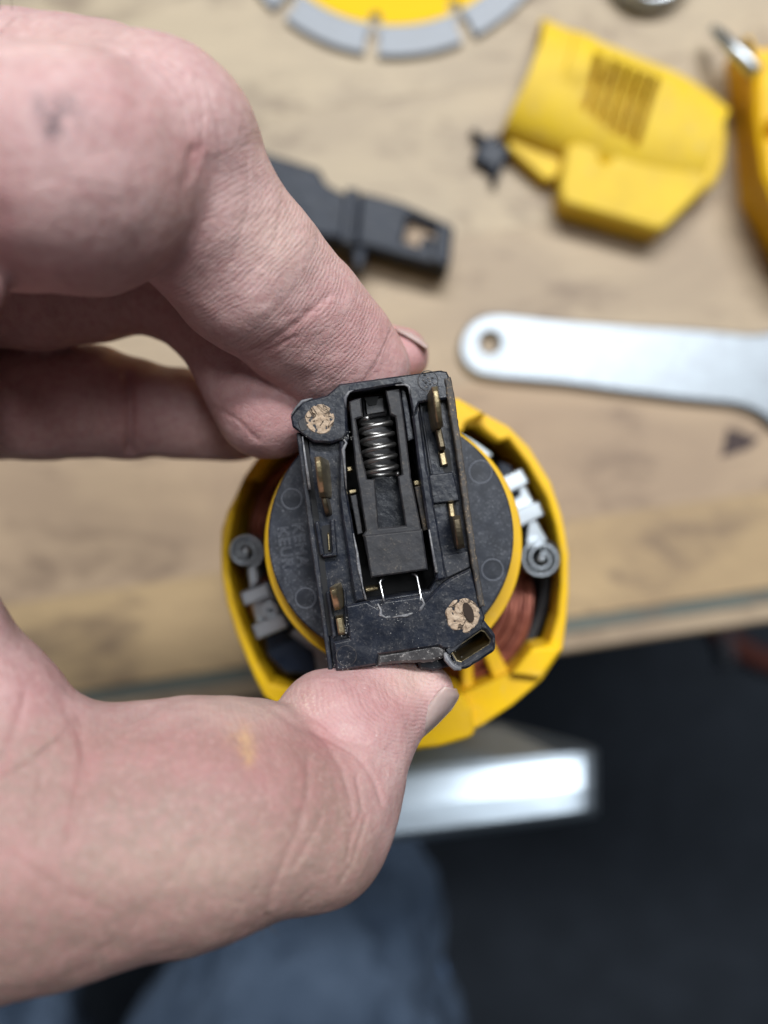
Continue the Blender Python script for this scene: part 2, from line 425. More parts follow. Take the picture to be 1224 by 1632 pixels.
# dusty yellow cover: half a sleeve with vents and a boxed foot
cv = thing('gear_cover', 'dusty yellow half cover with a row of vent slots and a boxed corner', 'cover')
ax = Vector((math.cos(math.radians(-21)), math.sin(math.radians(-21)))); ay = Vector((-ax.y, ax.x))
C0 = P(834, 146, 240).xy
NA, NB = 260, 60
LA = 0.060; RW = 0.0195
V, F = [], []
for i in range(NA + 1):
    a = LA * i / NA
    taper = 1.0 - 0.25 * max(0, (a / LA - 0.62) / 0.38) ** 2
    for j in range(NB + 1):
        th = PI * j / NB
        r = 1.0
        b = -math.cos(th)                                     # -1 .. 1 across (negative: lower side)
        h = math.sin(th) ** 0.62
        z = 0.0155 * h * (1 - 0.15 * (a / LA))
        # flat raised pad, then slots across the upper half
        am = a * 1000
        if 9.5 < am < 16.5 and -0.1 < b < 0.86: z += 0.0012 * min(1, (b + .1) * 4) * min(1, (am - 9.5) * 2)
        for q in range(6):
            a0 = 18.5 + q * 3.5 - (b - .4) * 1.2
            if abs(am - a0) < 1.2 and -0.34 - .04 * q < b < 0.70: z -= min(0.0085, z * .72) * min(1, (1.2 - abs(am - a0)) * 5) * max(0, min(1, (.58 - b) / .16))
        pnt = C0 + ax * (a + 0.0018 * b * b * (1 if a > .02 else -1)) + ay * (b * RW * taper)
        V.append((pnt.x, pnt.y, max(z, 0.0)))
nr = NB + 1; n_out = len(V)
V += [(x * 1.0, y, max(z - 0.0022, -0.0)) for x, y, z in V]
for i in range(NA):
    for j in range(NB):
        q = (i * nr + j, i * nr + j + 1, (i + 1) * nr + j + 1, (i + 1) * nr + j)
        F.append(q); F.append(tuple(k + n_out for k in reversed(q)))
for j in range(NB):
    for i in (0, NA): F.append((i * nr + j, i * nr + j + 1, i * nr + j + 1 + n_out, i * nr + j + n_out))
from_py('sleeve', V, F, M['yellow_dusty'], cv)
prism('foot_box', rc([(893, 300), (903, 232), (930, 220), (1010, 232), (1075, 268), (1118, 262), (1128, 296), (1062, 362), (1050, 366), (898, 322)], 8, 3), 229, 240, M['yellow_dusty'], cv, c=0.9, holes=[ell(966, 248, 11, 12, 14)])
prism('nose', rc([(1085, 152), (1135, 165), (1162, 200), (1156, 262), (1136, 300), (1105, 306), (1060, 280)], 14, 4), 230, 240, M['yellow_dusty'], cv, c=1.4, holes=[ell(1113, 229, 8, 9, 14)])
prism('edge_tab', rc([(808, 232), (822, 205), (905, 240), (888, 282), (870, 286)], 5, 2), 234, 240, M['yellow_dusty'], cv, c=0.5)
prism('hook', rc([(862, 27), (884, 33), (880, 46), (864, 46)], 4, 2), 232, 240, M['yellow_dusty'], cv, c=0.5)

# bright yellow casing at the right edge with its steel shaft
yc = thing('drill_casing', 'bright yellow casing cut off by the right edge, steel pin sticking out of its top', 'casing')
prism('shell', rc([(1189, 52), (1216, 76), (1280, 60), (1400, 50), (1420, 440), (1310, 460), (1262, 380), (1215, 300), (1203, 170)], 6, 3), 226, 240, M['yellow_bright'], yc, c=1.5)
prism('top_plate', rc([(1206, 100), (1270, 82), (1390, 74), (1400, 420), (1300, 430), (1244, 340), (1220, 280), (1208, 190)], 6, 3), 221, 225.9, M['yellow_bright'], yc, c=1.6, holes=[ell(1232, 206, 7, 12, 20)])
tube('shaft', [P(1136, 46, 234), P(1148, 57, 231), P(1206, 116, 222)], [0.0012, 0.0019, 0.0021], M['zinc'], yc, 16)

# steel block beyond the bench edge
V = []
sb = thing('steel_block', 'shiny round-cornered steel jaw sticking out below the yellow motor housing', 'vise jaw')
def loft(name, sections, mat, parent):
    V, F = [], []
    n = len(sections[0])
    for sct in sections: V += sct
    for i in range(len(sections) - 1):
        for k in range(n): F.append((i * n + k, i * n + (k + 1) % n, (i + 1) * n + (k + 1) % n, (i + 1) * n + k))
    F.append(tuple(range(n))); F.append(tuple((len(sections) - 1) * n + k for k in range(n)))
    return from_py(name, V, F, mat, parent)
# cross-sections run from left to right: back slope (dark), bright top, front wall
secs = []
for (x, s_) in ((420, 1.0), (600, 1.0), (800, 1.0), (890, 1.0), (915, 0.99), (932, 0.975), (946, 0.94), (953, 0.88)):
    k = (x - 600) / 350.0
    yb = 1150 + 0 * k + (max(0, k - .55) * 85); yr = 1236 - 32 * k; yf = 1346 - 42 * k
    m = (yb + yf) / 2
    g = lambda y: m + (y - m) * s_
    secs.append([P(x, g(yb), 231), P(x, g(yb + 6), 229), P(x, g(yr - 8), 218.5 + (1 - s_) * 30), P(x, g(yr + 6), 217 + (1 - s_) * 30), P(x, g((yr + yf) / 2), 213.2 + (1 - s_) * 30), P(x, g(yf - 14), 211.7 + (1 - s_) * 30), P(x, g(yf - 4), 212.5 + (1 - s_) * 30), P(x, g(yf + 1), 216 + (1 - s_) * 30), P(x, g(yf), 262), P(x, g(yb + 40), 262)])
loft('jaw', secs, M['block'], sb)
prism('arm', [(430, 1100), (640, 1090), (640, 1200), (430, 1210)], 228.5, 262, M['block'], sb, c=1.0)

# ------------------------------------------------------------------ motor housing
hs = thing('motor_housing', 'open yellow power tool motor housing with copper windings and brush springs inside', 'motor housing')
RC = (630, 908)
DOFF = -15.0
outer = [(352, 880), (353, 847), (362, 815), (372, 796), (389, 759), (406, 735)]
for k in range(1, 9):
    a = math.radians(-141 + k * 84 / 9); outer.append((RC[0] + 287 * math.cos(a), RC[1] + 287 * math.sin(a)))
outer += [(773, 660), (810, 680), (843, 713), (878, 769), (896, 822), (907, 883), (906, 946), (903, 991), (897, 1036), (864, 1084), (817, 1125), (768, 1157), (724, 1177), (656, 1196), (590, 1194), (530, 1180), (470, 1150), (421, 1110), (404, 1075), (377, 1014), (362, 965), (353, 915)]
inner = [(363, 882), (365, 857), (373, 811), (392, 765), (411, 763), (421, 742)]
for k in range(1, 9):
    a = math.radians(-141 + k * 82 / 9); inner.append((RC[0] + 268 * math.cos(a), RC[1] + 268 * math.sin(a)))
inner += [(738, 678), (761, 676), (796, 703), (811, 699), (843, 742), (873, 795), (887, 841), (895, 888), (894, 934), (889, 983), (876, 1026), (850, 1031), (832, 1056), (812, 1074), (770, 1092), (700, 1122), (640, 1134), (580, 1134), (520, 1124), (470, 1100), (431, 1090), (411, 1058), (387, 1004), (372, 960), (364, 915)]
prism('rim', rough(outer, 40, 0.8, 2), 143, 149, M['yellow'], hs, c=0.35, holes=[inner])
# wall below the rim
wall_o = offset(outer, 2.0); wall_i = offset(outer, 17)
prism('wall', wall_o, 149.05, 254.9, M['yellow'], hs, c=0.0, holes=[wall_i])
# brackets and the spoke at the lower right, chamfered bottom lug
prism('spoke', rc([(757, 1010), (774, 1002), (812, 1072), (830, 1080), (800, 1106), (790, 1092)], 4, 2), 145, 158, M['yellow'], hs, c=0.4)
prism('lug', rc([(640, 1200), (652, 1120), (700, 1112), (738, 1108), (752, 1130), (757, 1170), (748, 1178), (700, 1192)], 4, 2), 138, 160, M['yellow'], hs, c=0.6)
prism('spoke', rc([(735, 1030), (752, 1040), (758, 1130), (738, 1128)], 4, 2), 146, 160, M['yellow'], hs, c=0.4)
prism('notch_block', rc([(848, 1034), (874, 1030), (896, 1036), (862, 1082), (815, 1076)], 4, 2), 141, 143, M['yellow'], hs, c=0.4)
prism('top_tab', rc([(700, 642), (728, 634), (775, 660), (742, 674), (736, 690), (700, 690)], 3, 2), 140, 143, M['yellow'], hs, c=0.4)
prism('lining_floor', wall_i, 176, 177, M['core'], hs, c=0)
prism('pale_floor', rc([(740, 1050), (790, 1090), (760, 1125), (728, 1120)], 5), 158, 160, wood('beige_card', (0.55, 0.42, 0.25), (5, 5, 5)), hs, c=0.1)
# stator ring
def arc_band(a0, a1, r0, r1, n=24, c=RC):
    return [(c[0] + r1 * math.cos(math.radians(a0 + (a1 - a0) * k / n)), c[1] + r1 * math.sin(math.radians(a0 + (a1 - a0) * k / n))) for k in range(n + 1)] + \
           [(c[0] + r0 * math.cos(math.radians(a1 - (a1 - a0) * k / n)), c[1] + r0 * math.sin(math.radians(a1 - (a1 - a0) * k / n))) for k in range(n + 1)]
prism('stator_core', ell(615, 895, 225, 225, 64), 162, 200, M['core'], hs, c=0.5, holes=[ell(615, 895, 120, 120, 40)])
prism('baffle', arc_band(-72, -50, 212, 240), 141, 146, M['white_plastic'], hs, c=0.5)
prism('baffle', arc_band(118, 150, 170, 212), 144, 150, M['zinc'], hs, c=0.5)
prism('terminal_block', rc([(795, 735), (815, 742), (832, 790), (812, 800), (790, 770)], 4, 2), 142, 155, M['plastic_far'], hs, c=0.4)
prism('terminal_block', rc([(420, 1010), (452, 1005), (500, 1040), (505, 1075), (455, 1075), (425, 1045)], 5, 2), 143, 156, M['plastic_far'], hs, c=0.4)
# windings: bundles of red enamelled wire
def winding(c, a0, a1, r0, r1, D, nw, seed):
    rnd = random.Random(seed); V, F = [], []
    for q in range(nw):
        rr = r0 + (r1 - r0) * (q % 6 + (q // 6 % 2) * .5 + rnd.uniform(-.12, .12)) / 6; dz = (q // 6) * 1.0 + rnd.uniform(-.4, .4)
        pts = []
        w1, w2 = rnd.uniform(-5, 5), rnd.uniform(-4, 4)
        for k in range(15):
            t = k / 14; a = math.radians(a0 + (a1 - a0) * t)
            r = rr + w1 * math.sin(t * PI) + w2 * math.cos(t * 5) - 22 * (2 * t - 1) ** 2
            pts.append(P(c[0] + r * math.cos(a), c[1] + r * math.sin(a), D + dz + 5 * (2 * t - 1) ** 4))
        tube_data(V, F, pts, 0.00044, 8)
    o = from_py('winding', V, F, M['copper'], hs, True)
    return o
winding((622, 900), 2, 62, 196, 240, 147, 35, 1)
winding((622, 900), 182, 240, 196, 236, 149, 35, 2)
winding((622, 900), 150, 176, 200, 236, 149, 35, 3)
prism('coil_insulator', arc_band(-4, 52, 243, 258, c=(622, 905)), 150, 172, M['core'], hs, c=0.3)

def spiral_spring(cx, cy, D, r, turns, a_end):
    V, F = [], []
    n = int(turns * 26); pts = []
    for k in range(n + 1):
        t = k / n; a = a_end - turns * 2 * PI * (1 - t); rr = r * (0.28 + 0.72 * t)
        pts.append((cx + rr * math.cos(a), cy + rr * math.sin(a), a))
    th = 3.6
    for (x, y, a) in pts:
        for dr, dz in ((0, 0), (th, 0), (th, 5.0), (0, 5.0)):
            q = P(x + dr * math.cos(a), y + dr * math.sin(a), D); V.append(Vector((q.x, q.y, q.z - dz * MM)))
    for k in range(n):
        for j in range(4): F.append((k * 4 + j, k * 4 + (j + 1) % 4, (k + 1) * 4 + (j + 1) % 4, (k + 1) * 4 + j))
    F.append((0, 1, 2, 3)); F.append(tuple(n * 4 + j for j in range(4)))
    o = from_py('brush_spring', V, F, M['zinc'], hs)
    pst = prism('post', rc([(cx - 9, cy + 5), (cx - 3, cy - 8), (cx + 9, cy - 5), (cx + 4, cy + 7)], 4, 3), D - 1.0, D + 7, M['zinc'], None, c=0.3); pst.parent = o
    bs = prism('cup', ell(cx, cy, r * 1.0, r * 1.0, 32), D + 5.2, D + 9, M['core'], None, c=0.2); bs.parent = o
    return o
spiral_spring(864, 890, 138, 30, 2.0, math.radians(-100))
spiral_spring(390, 879, 138, 26, 2.0, math.radians(60))
prism('spring_arm', rc([(842, 832), (855, 828), (874, 862), (860, 868), (842, 874), (836, 880)], 4, 2), 139.5, 144, M['zinc'], hs, c=0.2)
prism('spring_arm', rc([(394, 905), (408, 895), (412, 925), (398, 940)], 4, 2), 139.5, 144, M['zinc'], hs, c=0.2)
def holder(pa, pb, link_, D, mat=M['zinc']):
    h = prism('brush_holder', link_, D + 4, D + 14, mat, hs, c=0.3)
    for q in (pa, pb):
        t = prism('clamp', rc(q, 2, 2), D, D + 3.9, mat, None, c=0.25); t.parent = h
holder([(795, 763), (831, 746), (844, 769), (810, 787)], [(818, 814), (859, 798), (868, 821), (829, 841)], rc([(800, 768), (832, 762), (862, 820), (830, 838)], 4, 2), 139)
holder([(382, 945), (426, 928), (432, 950), (389, 967)], [(400, 997), (448, 978), (460, 999), (409, 1021)], rc([(396, 948), (430, 938), (455, 1000), (412, 1010)], 4, 2), 139)
prism('washer', ell(428, 973, 15, 13, 20), 140, 143, M['zinc'], hs, c=0.2, holes=[ell(430, 974, 5, 4, 10)])

DOFF = 0.0
# ------------------------------------------------------------------ the switch held between finger and thumb
sw = thing('tool_switch', 'burnt black tool switch with exposed coil spring and brass terminals held in the fingers', 'switch')
disc = prism('base_disc', ell(623, 855, 196, 196, 128), 102.5, 106, M['plastic_disc'], sw, c=0.25)
prism('collar', ell(627, 867, 206, 206, 128), 106.3, 118, M['yellow_rim'], sw, c=0.2)
for q in ((465, 795, 16), (487, 953, 16), (785, 908, 17), (766, 752, 18)):
    o = ring_tube('mould_mark', q[0], q[1], 102.5, q[2], 0.75, M['ringmark'], disc)
def text(body, px, py, D, size_px, rot, mat, parent):
    cu = bpy.data.curves.new('lettering', 'FONT'); cu.body = body; cu.size = size_px / 1200 * D * MM; cu.extrude = 0.00003
    cu.align_x = 'CENTER'; cu.align_y = 'CENTER'; cu.space_character = 1.12
    cu.fill_mode = 'NONE'; cu.bevel_depth = 0.00003; cu.bevel_resolution = 1; cu.resolution_u = 4
    cu.materials.append(mat)
    tmp = bpy.data.objects.new('tmp', cu); COL.objects.link(tmp)
    dg_ = bpy.context.evaluated_depsgraph_get(); dg_.update()
    tm = bpy.data.meshes.new_from_object(tmp.evaluated_get(dg_)); bpy.data.objects.remove(tmp)
    o = bpy.data.objects.new('lettering', tm); COL.objects.link(o)
    o.location = P(px, py, D); o.rotation_euler = (0, 0, rot); o.parent = parent
    return o
text('KEMA', 478, 868, 102.45, 25, math.radians(-82), M['ringmark'], disc)
text('KEUR', 454, 872, 102.45, 25, math.radians(-82), M['ringmark'], disc)

TOP = 91.5
# lower body: base plate with the window cut out
base = [(478, 692), (470, 668), (484, 642), (522, 632), (541, 612), (704, 590), (716, 600), (722, 640), (766, 962), (772, 984), (768, 1000), (722, 1040), (706, 1046), (600, 1062), (532, 1074), (528, 1060)]
base = [(490, 700)] + base[1:-2] + [(532, 1072)]
window = [(551, 634), (558, 627), (638, 613), (650, 617), (656, 660), (668, 760), (694, 925), (684, 942), (582, 958), (576, 925), (551, 775), (548, 712), (556, 700)]
bp = prism('case', rough(base, 14, 0.5, 1), TOP + 1.6, TOP + 5.5, M['plastic'], sw, c=0.15, holes=[rough(window, 10, 0.7, 5)])
prism('case_wall', offset(base, 5), TOP + 5.5, 102.4, M['plastic'], sw, c=0.0, holes=[offset(window, -6)])
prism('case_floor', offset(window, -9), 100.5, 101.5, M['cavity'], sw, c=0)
# raised top: header
hdr = [(541, 612), (700, 590), (712, 592), (717, 602), (722, 634), (668, 642), (664, 652), (659, 664), (650, 617), (638, 612), (560, 625), (551, 634), (553, 690), (546, 700), (528, 706), (500, 704), (484, 694), (466, 680), (463, 664), (482, 640), (521, 630)]
prism('header', rough(hdr, 12, 0.45, 3), TOP, TOP + 1.6, M['plastic'], sw, c=0.22)
# rails beside the window
prism('ridge', rough([(541, 704), (549, 702), (551, 775), (577, 925), (582, 957), (566, 960), (560, 925), (540, 790)], 9, 0.8, 8), TOP + 0.15, TOP + 1.6, M['plastic'], sw, c=0.25)
prism('ridge', rough([(657, 664), (668, 650), (680, 740), (700, 850), (712, 922), (696, 926), (686, 870), (671, 770)], 9, 0.5, 9), TOP + 0.15, TOP + 1.6, M['plastic'], sw, c=0.25)
# bottom deck
deck = [(566, 962), (584, 958), (602, 968), (612, 958), (668, 950), (676, 960), (694, 941), (712, 925), (750, 906), (766, 962), (773, 984), (768, 1004), (722, 1036), (705, 1034), (700, 1030), (604, 1044), (600, 1060), (536, 1070), (531, 1024), (556, 1018), (550, 965)]
prism('deck', rough(deck, 12, 0.5, 11), TOP + 0.1, TOP + 1.6, M['plastic'], sw, c=0.25)
prism('pocket_floor', rc([(612, 962), (666, 953), (666, 972), (617, 980)], 4, 2), TOP + 0.9, TOP + 1.5, M['plastic_rail'], sw, c=0.1)
# cross bars and pocket lips right of the window
prism('crossbar', rc([(683, 757), (722, 752), (733, 798), (690, 803)], 3, 2), TOP + 0.7, TOP + 1.6, M['plastic'], sw, c=0.15)
prism('crossbar', rc([(703, 886), (746, 878), (750, 904), (712, 922)], 3, 2), TOP + 0.6, TOP + 1.6, M['plastic_dusty'], sw, c=0.15)
prism('pocket_lip', [(668, 643), (672, 642), (690, 756), (686, 757)], TOP + 1.0, TOP + 1.6, M['plastic'], sw, c=0.1)
# left strips
prism('pocket_lip', rc([(501, 832), (508, 830), (517, 884), (510, 886)], 2, 2), TOP + 0.6, TOP + 1.6, M['plastic'], sw, c=0.15)
prism('pocket_lip', rc([(526, 828), (533, 827), (538, 886), (514, 889), (513, 884), (529, 881)], 2, 2), TOP + 0.6, TOP + 1.6, M['plastic'], sw, c=0.15)
prism('pocket_lip', rough([(519, 944), (525, 942), (536, 1014), (530, 1018)], 8, 0.6, 21), TOP + 0.2, TOP + 1.6, M['plastic_dusty'], sw, c=0.15)
prism('pocket_lip', rough([(547, 936), (551, 940), (556, 1006), (551, 1014)], 8, 0.6, 22), TOP + 0.4, TOP + 1.6, M['plastic_dusty'], sw, c=0.15)
# side flanges
prism('side_flange', rough([(472, 690), (480, 689), (506, 880), (530, 1068), (533, 1082), (524, 1078), (512, 985), (494, 860)], 7, 0.8, 13), TOP + 1.0, 102.4, M['plastic_dusty'], sw, c=0.15)
prism('side_flange', rough([(708, 604), (718, 600), (726, 640), (744, 770), (759, 880), (771, 955), (773, 966), (764, 968), (752, 900), (738, 800), (724, 700), (714, 640)], 6, 1.0, 17), TOP - 0.3, 102.4, M['plastic_edge'], sw, c=0.15)
# black gaps beside the flanges
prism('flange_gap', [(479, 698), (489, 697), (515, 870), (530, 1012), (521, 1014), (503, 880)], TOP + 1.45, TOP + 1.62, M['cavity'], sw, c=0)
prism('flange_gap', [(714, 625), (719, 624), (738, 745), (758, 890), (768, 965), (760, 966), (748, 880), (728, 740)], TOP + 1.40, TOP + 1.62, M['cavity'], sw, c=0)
# feet and broken edge at the bottom
prism('foot', rough(rc([(534, 1066), (562, 1062), (561, 1078), (536, 1086)], 2, 2), 5, 0.8, 31), TOP + 0.8, 99, M['plastic_edge'], sw, c=0.2)
prism('torn_edge', rough([(600, 1042), (640, 1036), (690, 1026), (708, 1030), (712, 1046), (690, 1056), (640, 1058), (602, 1062)], 7, 1.6, 33), TOP + 0.5, 98, M['chip'], sw, c=0.4)
prism('torn_edge', rough([(664, 1054), (720, 1046), (724, 1062), (690, 1070), (668, 1066)], 6, 1.2, 35), TOP + 2.6, 101, M['plastic_dusty'], sw, c=0.3)
# melted rim round the staple pocket
for pts_ in ([(602, 962), (607, 972), (606, 980), (614, 984), (622, 983)], [(626, 984), (636, 982), (648, 981), (658, 977)], [(672, 952), (676, 962), (671, 970), (668, 974)], [(548, 700), (552, 706), (547, 716), (552, 780)], [(630, 614), (645, 613), (652, 616), (653, 628)], [(464, 662), (472, 650), (482, 640), (498, 635)], [(563, 850), (569, 880), (572, 905), (578, 935), (583, 955)], [(684, 844), (690, 880), (696, 912)], [(566, 620), (556, 625), (550, 634), (551, 650)], [(482, 696), (488, 740), (494, 780)]):
    tube('melted_lip', [P(x, y, TOP + 0.1) for x, y in pts_], [0.00008 + 0.00008 * ((k * 7) % 3) for k in range(len(pts_))], M['melt'], sw, 6)
tube('melted_lip', [P(x, y, TOP + 0.2) for x, y in ((709, 1040), (712, 1050), (718, 1058), (726, 1064), (735, 1066))], [.0002, .0004, .00035, .0004, .0002], M['melt'], sw, 7)
# ears with fibrous tan plugs
def plug(cx, cy, r, D, seed):
    V, F = [], []
    n, m = 40, 9
    V.append(P(cx, cy, D)); 
    for j in range(1, m + 1):
        for k in range(n):
            a = 2 * PI * k / n; rr = r * j / m * (1 + .09 * mnoise.noise(Vector((math.cos(a) * 1.8 + seed, math.sin(a) * 1.8, seed))))
            x, y = cx + rr * math.cos(a), cy + rr * math.sin(a)
            h = mnoise.noise(Vector((x * .12, y * .12, seed))) * .5 + mnoise.noise(Vector((x * .4, y * .4, seed))) * .10
            cr = abs(mnoise.noise(Vector((x * .06 + 9, y * .09, seed + 4)))) 
            h -= .5 * max(0, 1 - cr / .012)
            if j == m: h = -.5
            V.append(P(x, y, D) + Vector((0, 0, h * MM * .55)))
    for k in range(n): F.append((0, 1 + k, 1 + (k + 1) % n))
    for j in range(m - 1):
        for k in range(n): F.append((1 + j * n + k, 1 + (j + 1) * n + k, 1 + (j + 1) * n + (k + 1) % n, 1 + j * n + (k + 1) % n))
    return from_py('fibre_plug', V, F, M['fibre'], sw)
plug(510, 668, 25, TOP - 0.10, 1.0)
plug(738, 981, 29, TOP - 0.05, 7.0)
prism('plug_hole', rough(ell(747, 976, 7.5, 16, 18, -0.35), 4, 0.8, 3), TOP - 0.42, TOP + 0.2, NT('hole_brown').set(color=(0.03, 0.018, 0.012), rough=.9), sw, c=0.02)
prism('ear_groove', rc([(474, 672), (486, 664), (490, 684), (480, 688)], 4), TOP - .08, TOP + .3, M['plastic_rail'], sw, c=.05)
ear = [(768, 984), (790, 1012), (790, 1037), (744, 1067), (727, 1068), (706, 1044), (722, 1034)]
cav = [(717, 1037), (766, 1003), (774, 1006), (784, 1020), (781, 1028), (736, 1057), (728, 1055)]
eo = prism('socket', rough(rc(ear, 6, 3), 8, 0.5, 41), TOP + 0.2, 101.5, M['plastic_dusty'], sw, c=0.35, holes=[cav])
e2 = prism('liner', offset(cav, -0.4), TOP + 0.9, 100.5, M['brass'], None, c=0.02, holes=[offset(cav, 2.4)]); e2.parent = eo
e3 = prism('socket_floor', offset(cav, 1.0), 99.5, 100.2, M['cavity'], None, c=0.0); e3.parent = eo
for q in ((682, 607, 16), (552, 1045, 16)):
    ring_tube('mould_mark', q[0], q[1], TOP + (0 if q[1] < 700 else .12), q[2], 0.8, M['plastic_rail'], sw)
for k in range(9):
    a = k * 2.4; r = 3 + k * 1.1
    prism('debris', rough(ell(682 + r * math.cos(a), 607 + r * math.sin(a), 2.2, 1.6, 7), 2, .4, k), TOP - .06, TOP + .2, M['cavity'] if k % 2 else M['chip'], sw, c=0.02)
for k in range(46):
    rnd = random.Random(k + 50)
    x, y = rnd.choice([(545, 1058), (700, 900), (655, 970), (548, 1000), (600, 1050), (560, 700), (500, 690)])
    x += rnd.gauss(0, 11); y += rnd.gauss(0, 11)
    if k < 0: continue
crumbs_V, crumbs_F = [], []
rnd = random.Random(5)
for k in range(220):
    cx, cy, sd = rnd.choice([(545, 1058, 9), (704, 900, 12), (610, 975, 14), (548, 1000, 8), (640, 1052, 22), (552, 700, 7), (505, 690, 10), (716, 1050, 8), (655, 630, 8), (640, 976, 16)])
    x, y = cx + rnd.gauss(0, sd), cy + rnd.gauss(0, sd)
    if 576 < x < 700 and y < 960: continue
    D = TOP + 0.12 if y > 960 or y < 700 else TOP + 1.5
    r = rnd.uniform(0.5, 1.3) / 1200 * D * MM; p = P(x, y, D); b = len(crumbs_V)
    for q in ((r, 0, 0), (0, r * .7, 0), (-r * .8, 0, 0), (0, -r, 0), (0, 0, r), ): crumbs_V.append(p + Vector(q))
    crumbs_F += [(b, b + 1, b + 4), (b + 1, b + 2, b + 4), (b + 2, b + 3, b + 4), (b + 3, b, b + 4)]
M['crumb'] = NT('plastic_dust').set(color=(0.45, 0.44, 0.42), rough=0.7)
o = from_py('dust_crumbs', crumbs_V, crumbs_F, M['crumb'], sw); o['kind'] = 'stuff'

# slider in the window
sl = prism('slider', rough([(566, 636), (575, 634), (578, 664), (567, 668), (575, 720), (585, 764), (597, 764), (604, 842), (646, 838), (634, 760), (641, 756), (630, 664), (622, 660), (614, 622), (637, 618), (647, 690), (655, 760), (672, 846), (682, 908), (592, 921), (578, 853), (583, 846), (566, 740), (556, 640)], 10, 0.5, 51), TOP + 0.9, TOP + 6, M['plastic_rail'], sw, c=0.18)
o = prism('block_face', rough([(580, 853), (673, 843), (682, 908), (591, 921)], 9, 0.6, 52), TOP + 0.55, TOP + 0.95, M['plastic_rail'], None, c=0.2); o.parent = sl
o = prism('slot_floor', [(594, 764), (636, 757), (650, 840), (602, 846)], TOP + 4.0, TOP + 4.6, black_plastic('dark_glossy_plastic', (0.008, 0.009, 0.012), .05, rough_=.25), None, c=0.05); o.parent = sl
o = prism('spring_bed', [(574, 634), (618, 628), (636, 758), (592, 766)], TOP + 4.4, TOP + 5.6, M['plastic_rail'], None, c=0.1); o.parent = sl
o = prism('spring_peg', rc([(577, 634), (614, 629), (617, 660), (581, 666)], 3), TOP + 3.0, TOP + 4.4, M['plastic_rail'], None, c=0.4); o.parent = sl
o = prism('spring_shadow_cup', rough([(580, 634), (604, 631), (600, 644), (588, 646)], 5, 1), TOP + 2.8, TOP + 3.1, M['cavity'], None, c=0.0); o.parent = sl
prism('side_rail', rough([(638, 618), (646, 616), (655, 668), (660, 700), (650, 703)], 8, .5, 53), TOP + 1.6, TOP + 6, M['plastic'], sw, c=0.1)
prism('contact', [(552, 744), (560, 743), (562, 750), (554, 752)], TOP + 3.5, TOP + 6, M['brass'], sw, c=0.1)
prism('contact', rc([(555, 781), (568, 779), (569, 785), (557, 788)], 2), TOP + 2.6, TOP + 6, M['brass'], sw, c=0.1)
prism('contact', rc([(659, 766), (668, 765), (670, 773), (660, 774)], 2), TOP + 2.8, TOP + 6, M['brass'], sw, c=0.1)
prism('contact', rc([(580, 937), (604, 933), (604, 941), (582, 945)], 3), TOP + 4.0, TOP + 6, M['brass'], sw, c=0.2)
prism('guide', rough([(558, 790), (568, 788), (578, 850), (570, 852)], 6, .5, 54), TOP + 2.2, TOP + 6, M['plastic_rail'], sw, c=0.1)
prism('guide', rough([(661, 776), (670, 774), (681, 845), (675, 846)], 6, .5, 55), TOP + 2.2, TOP + 6, M['plastic_edge'], sw, c=0.1)
# coil spring
pts = []; turns = 5.7; n = int(turns * 28)
A0 = P(597.5, 664, TOP + 2.7); A1 = P(609.5, 764, TOP + 2.7); axd = (A1 - A0).normalized(); sx = axd.cross(Vector((0, 0, 1))).normalized(); sz = Vector((0, 0, 1))
rs = 25.5 / 1200 * 94 * MM
for k in range(n + 1):
    t = k / n; a = -turns * 2 * PI * t + 1.2
    tt = t if t > .14 else t * .75 + .035
    tt = tt if t < .86 else .86 + (t - .86) * .6
    pts.append(A0.lerp(A1, tt) + sx * rs * math.cos(a) + sz * rs * math.sin(a) * .95)
tube('coil_spring', pts, 3.9 / 1200 * 93 * MM, M['spring'], sw, 12)
# staple
tube('staple', [P(612, 922, TOP + 1.9), P(607, 924, TOP + 1.7), P(605.5, 929, TOP + 1.5), P(609, 944, TOP + 1.0), P(613, 962, TOP + .5)], 0.00016, M['wire'], sw, 8)
tube('staple', [P(656, 915, TOP + 1.9), P(662, 915.5, TOP + 1.7), P(665, 920, TOP + 1.5), P(668, 935, TOP + 1.0), P(671, 952, TOP + .3), P(669, 968, TOP + .3)], 0.00016, M['wire'], sw, 8)

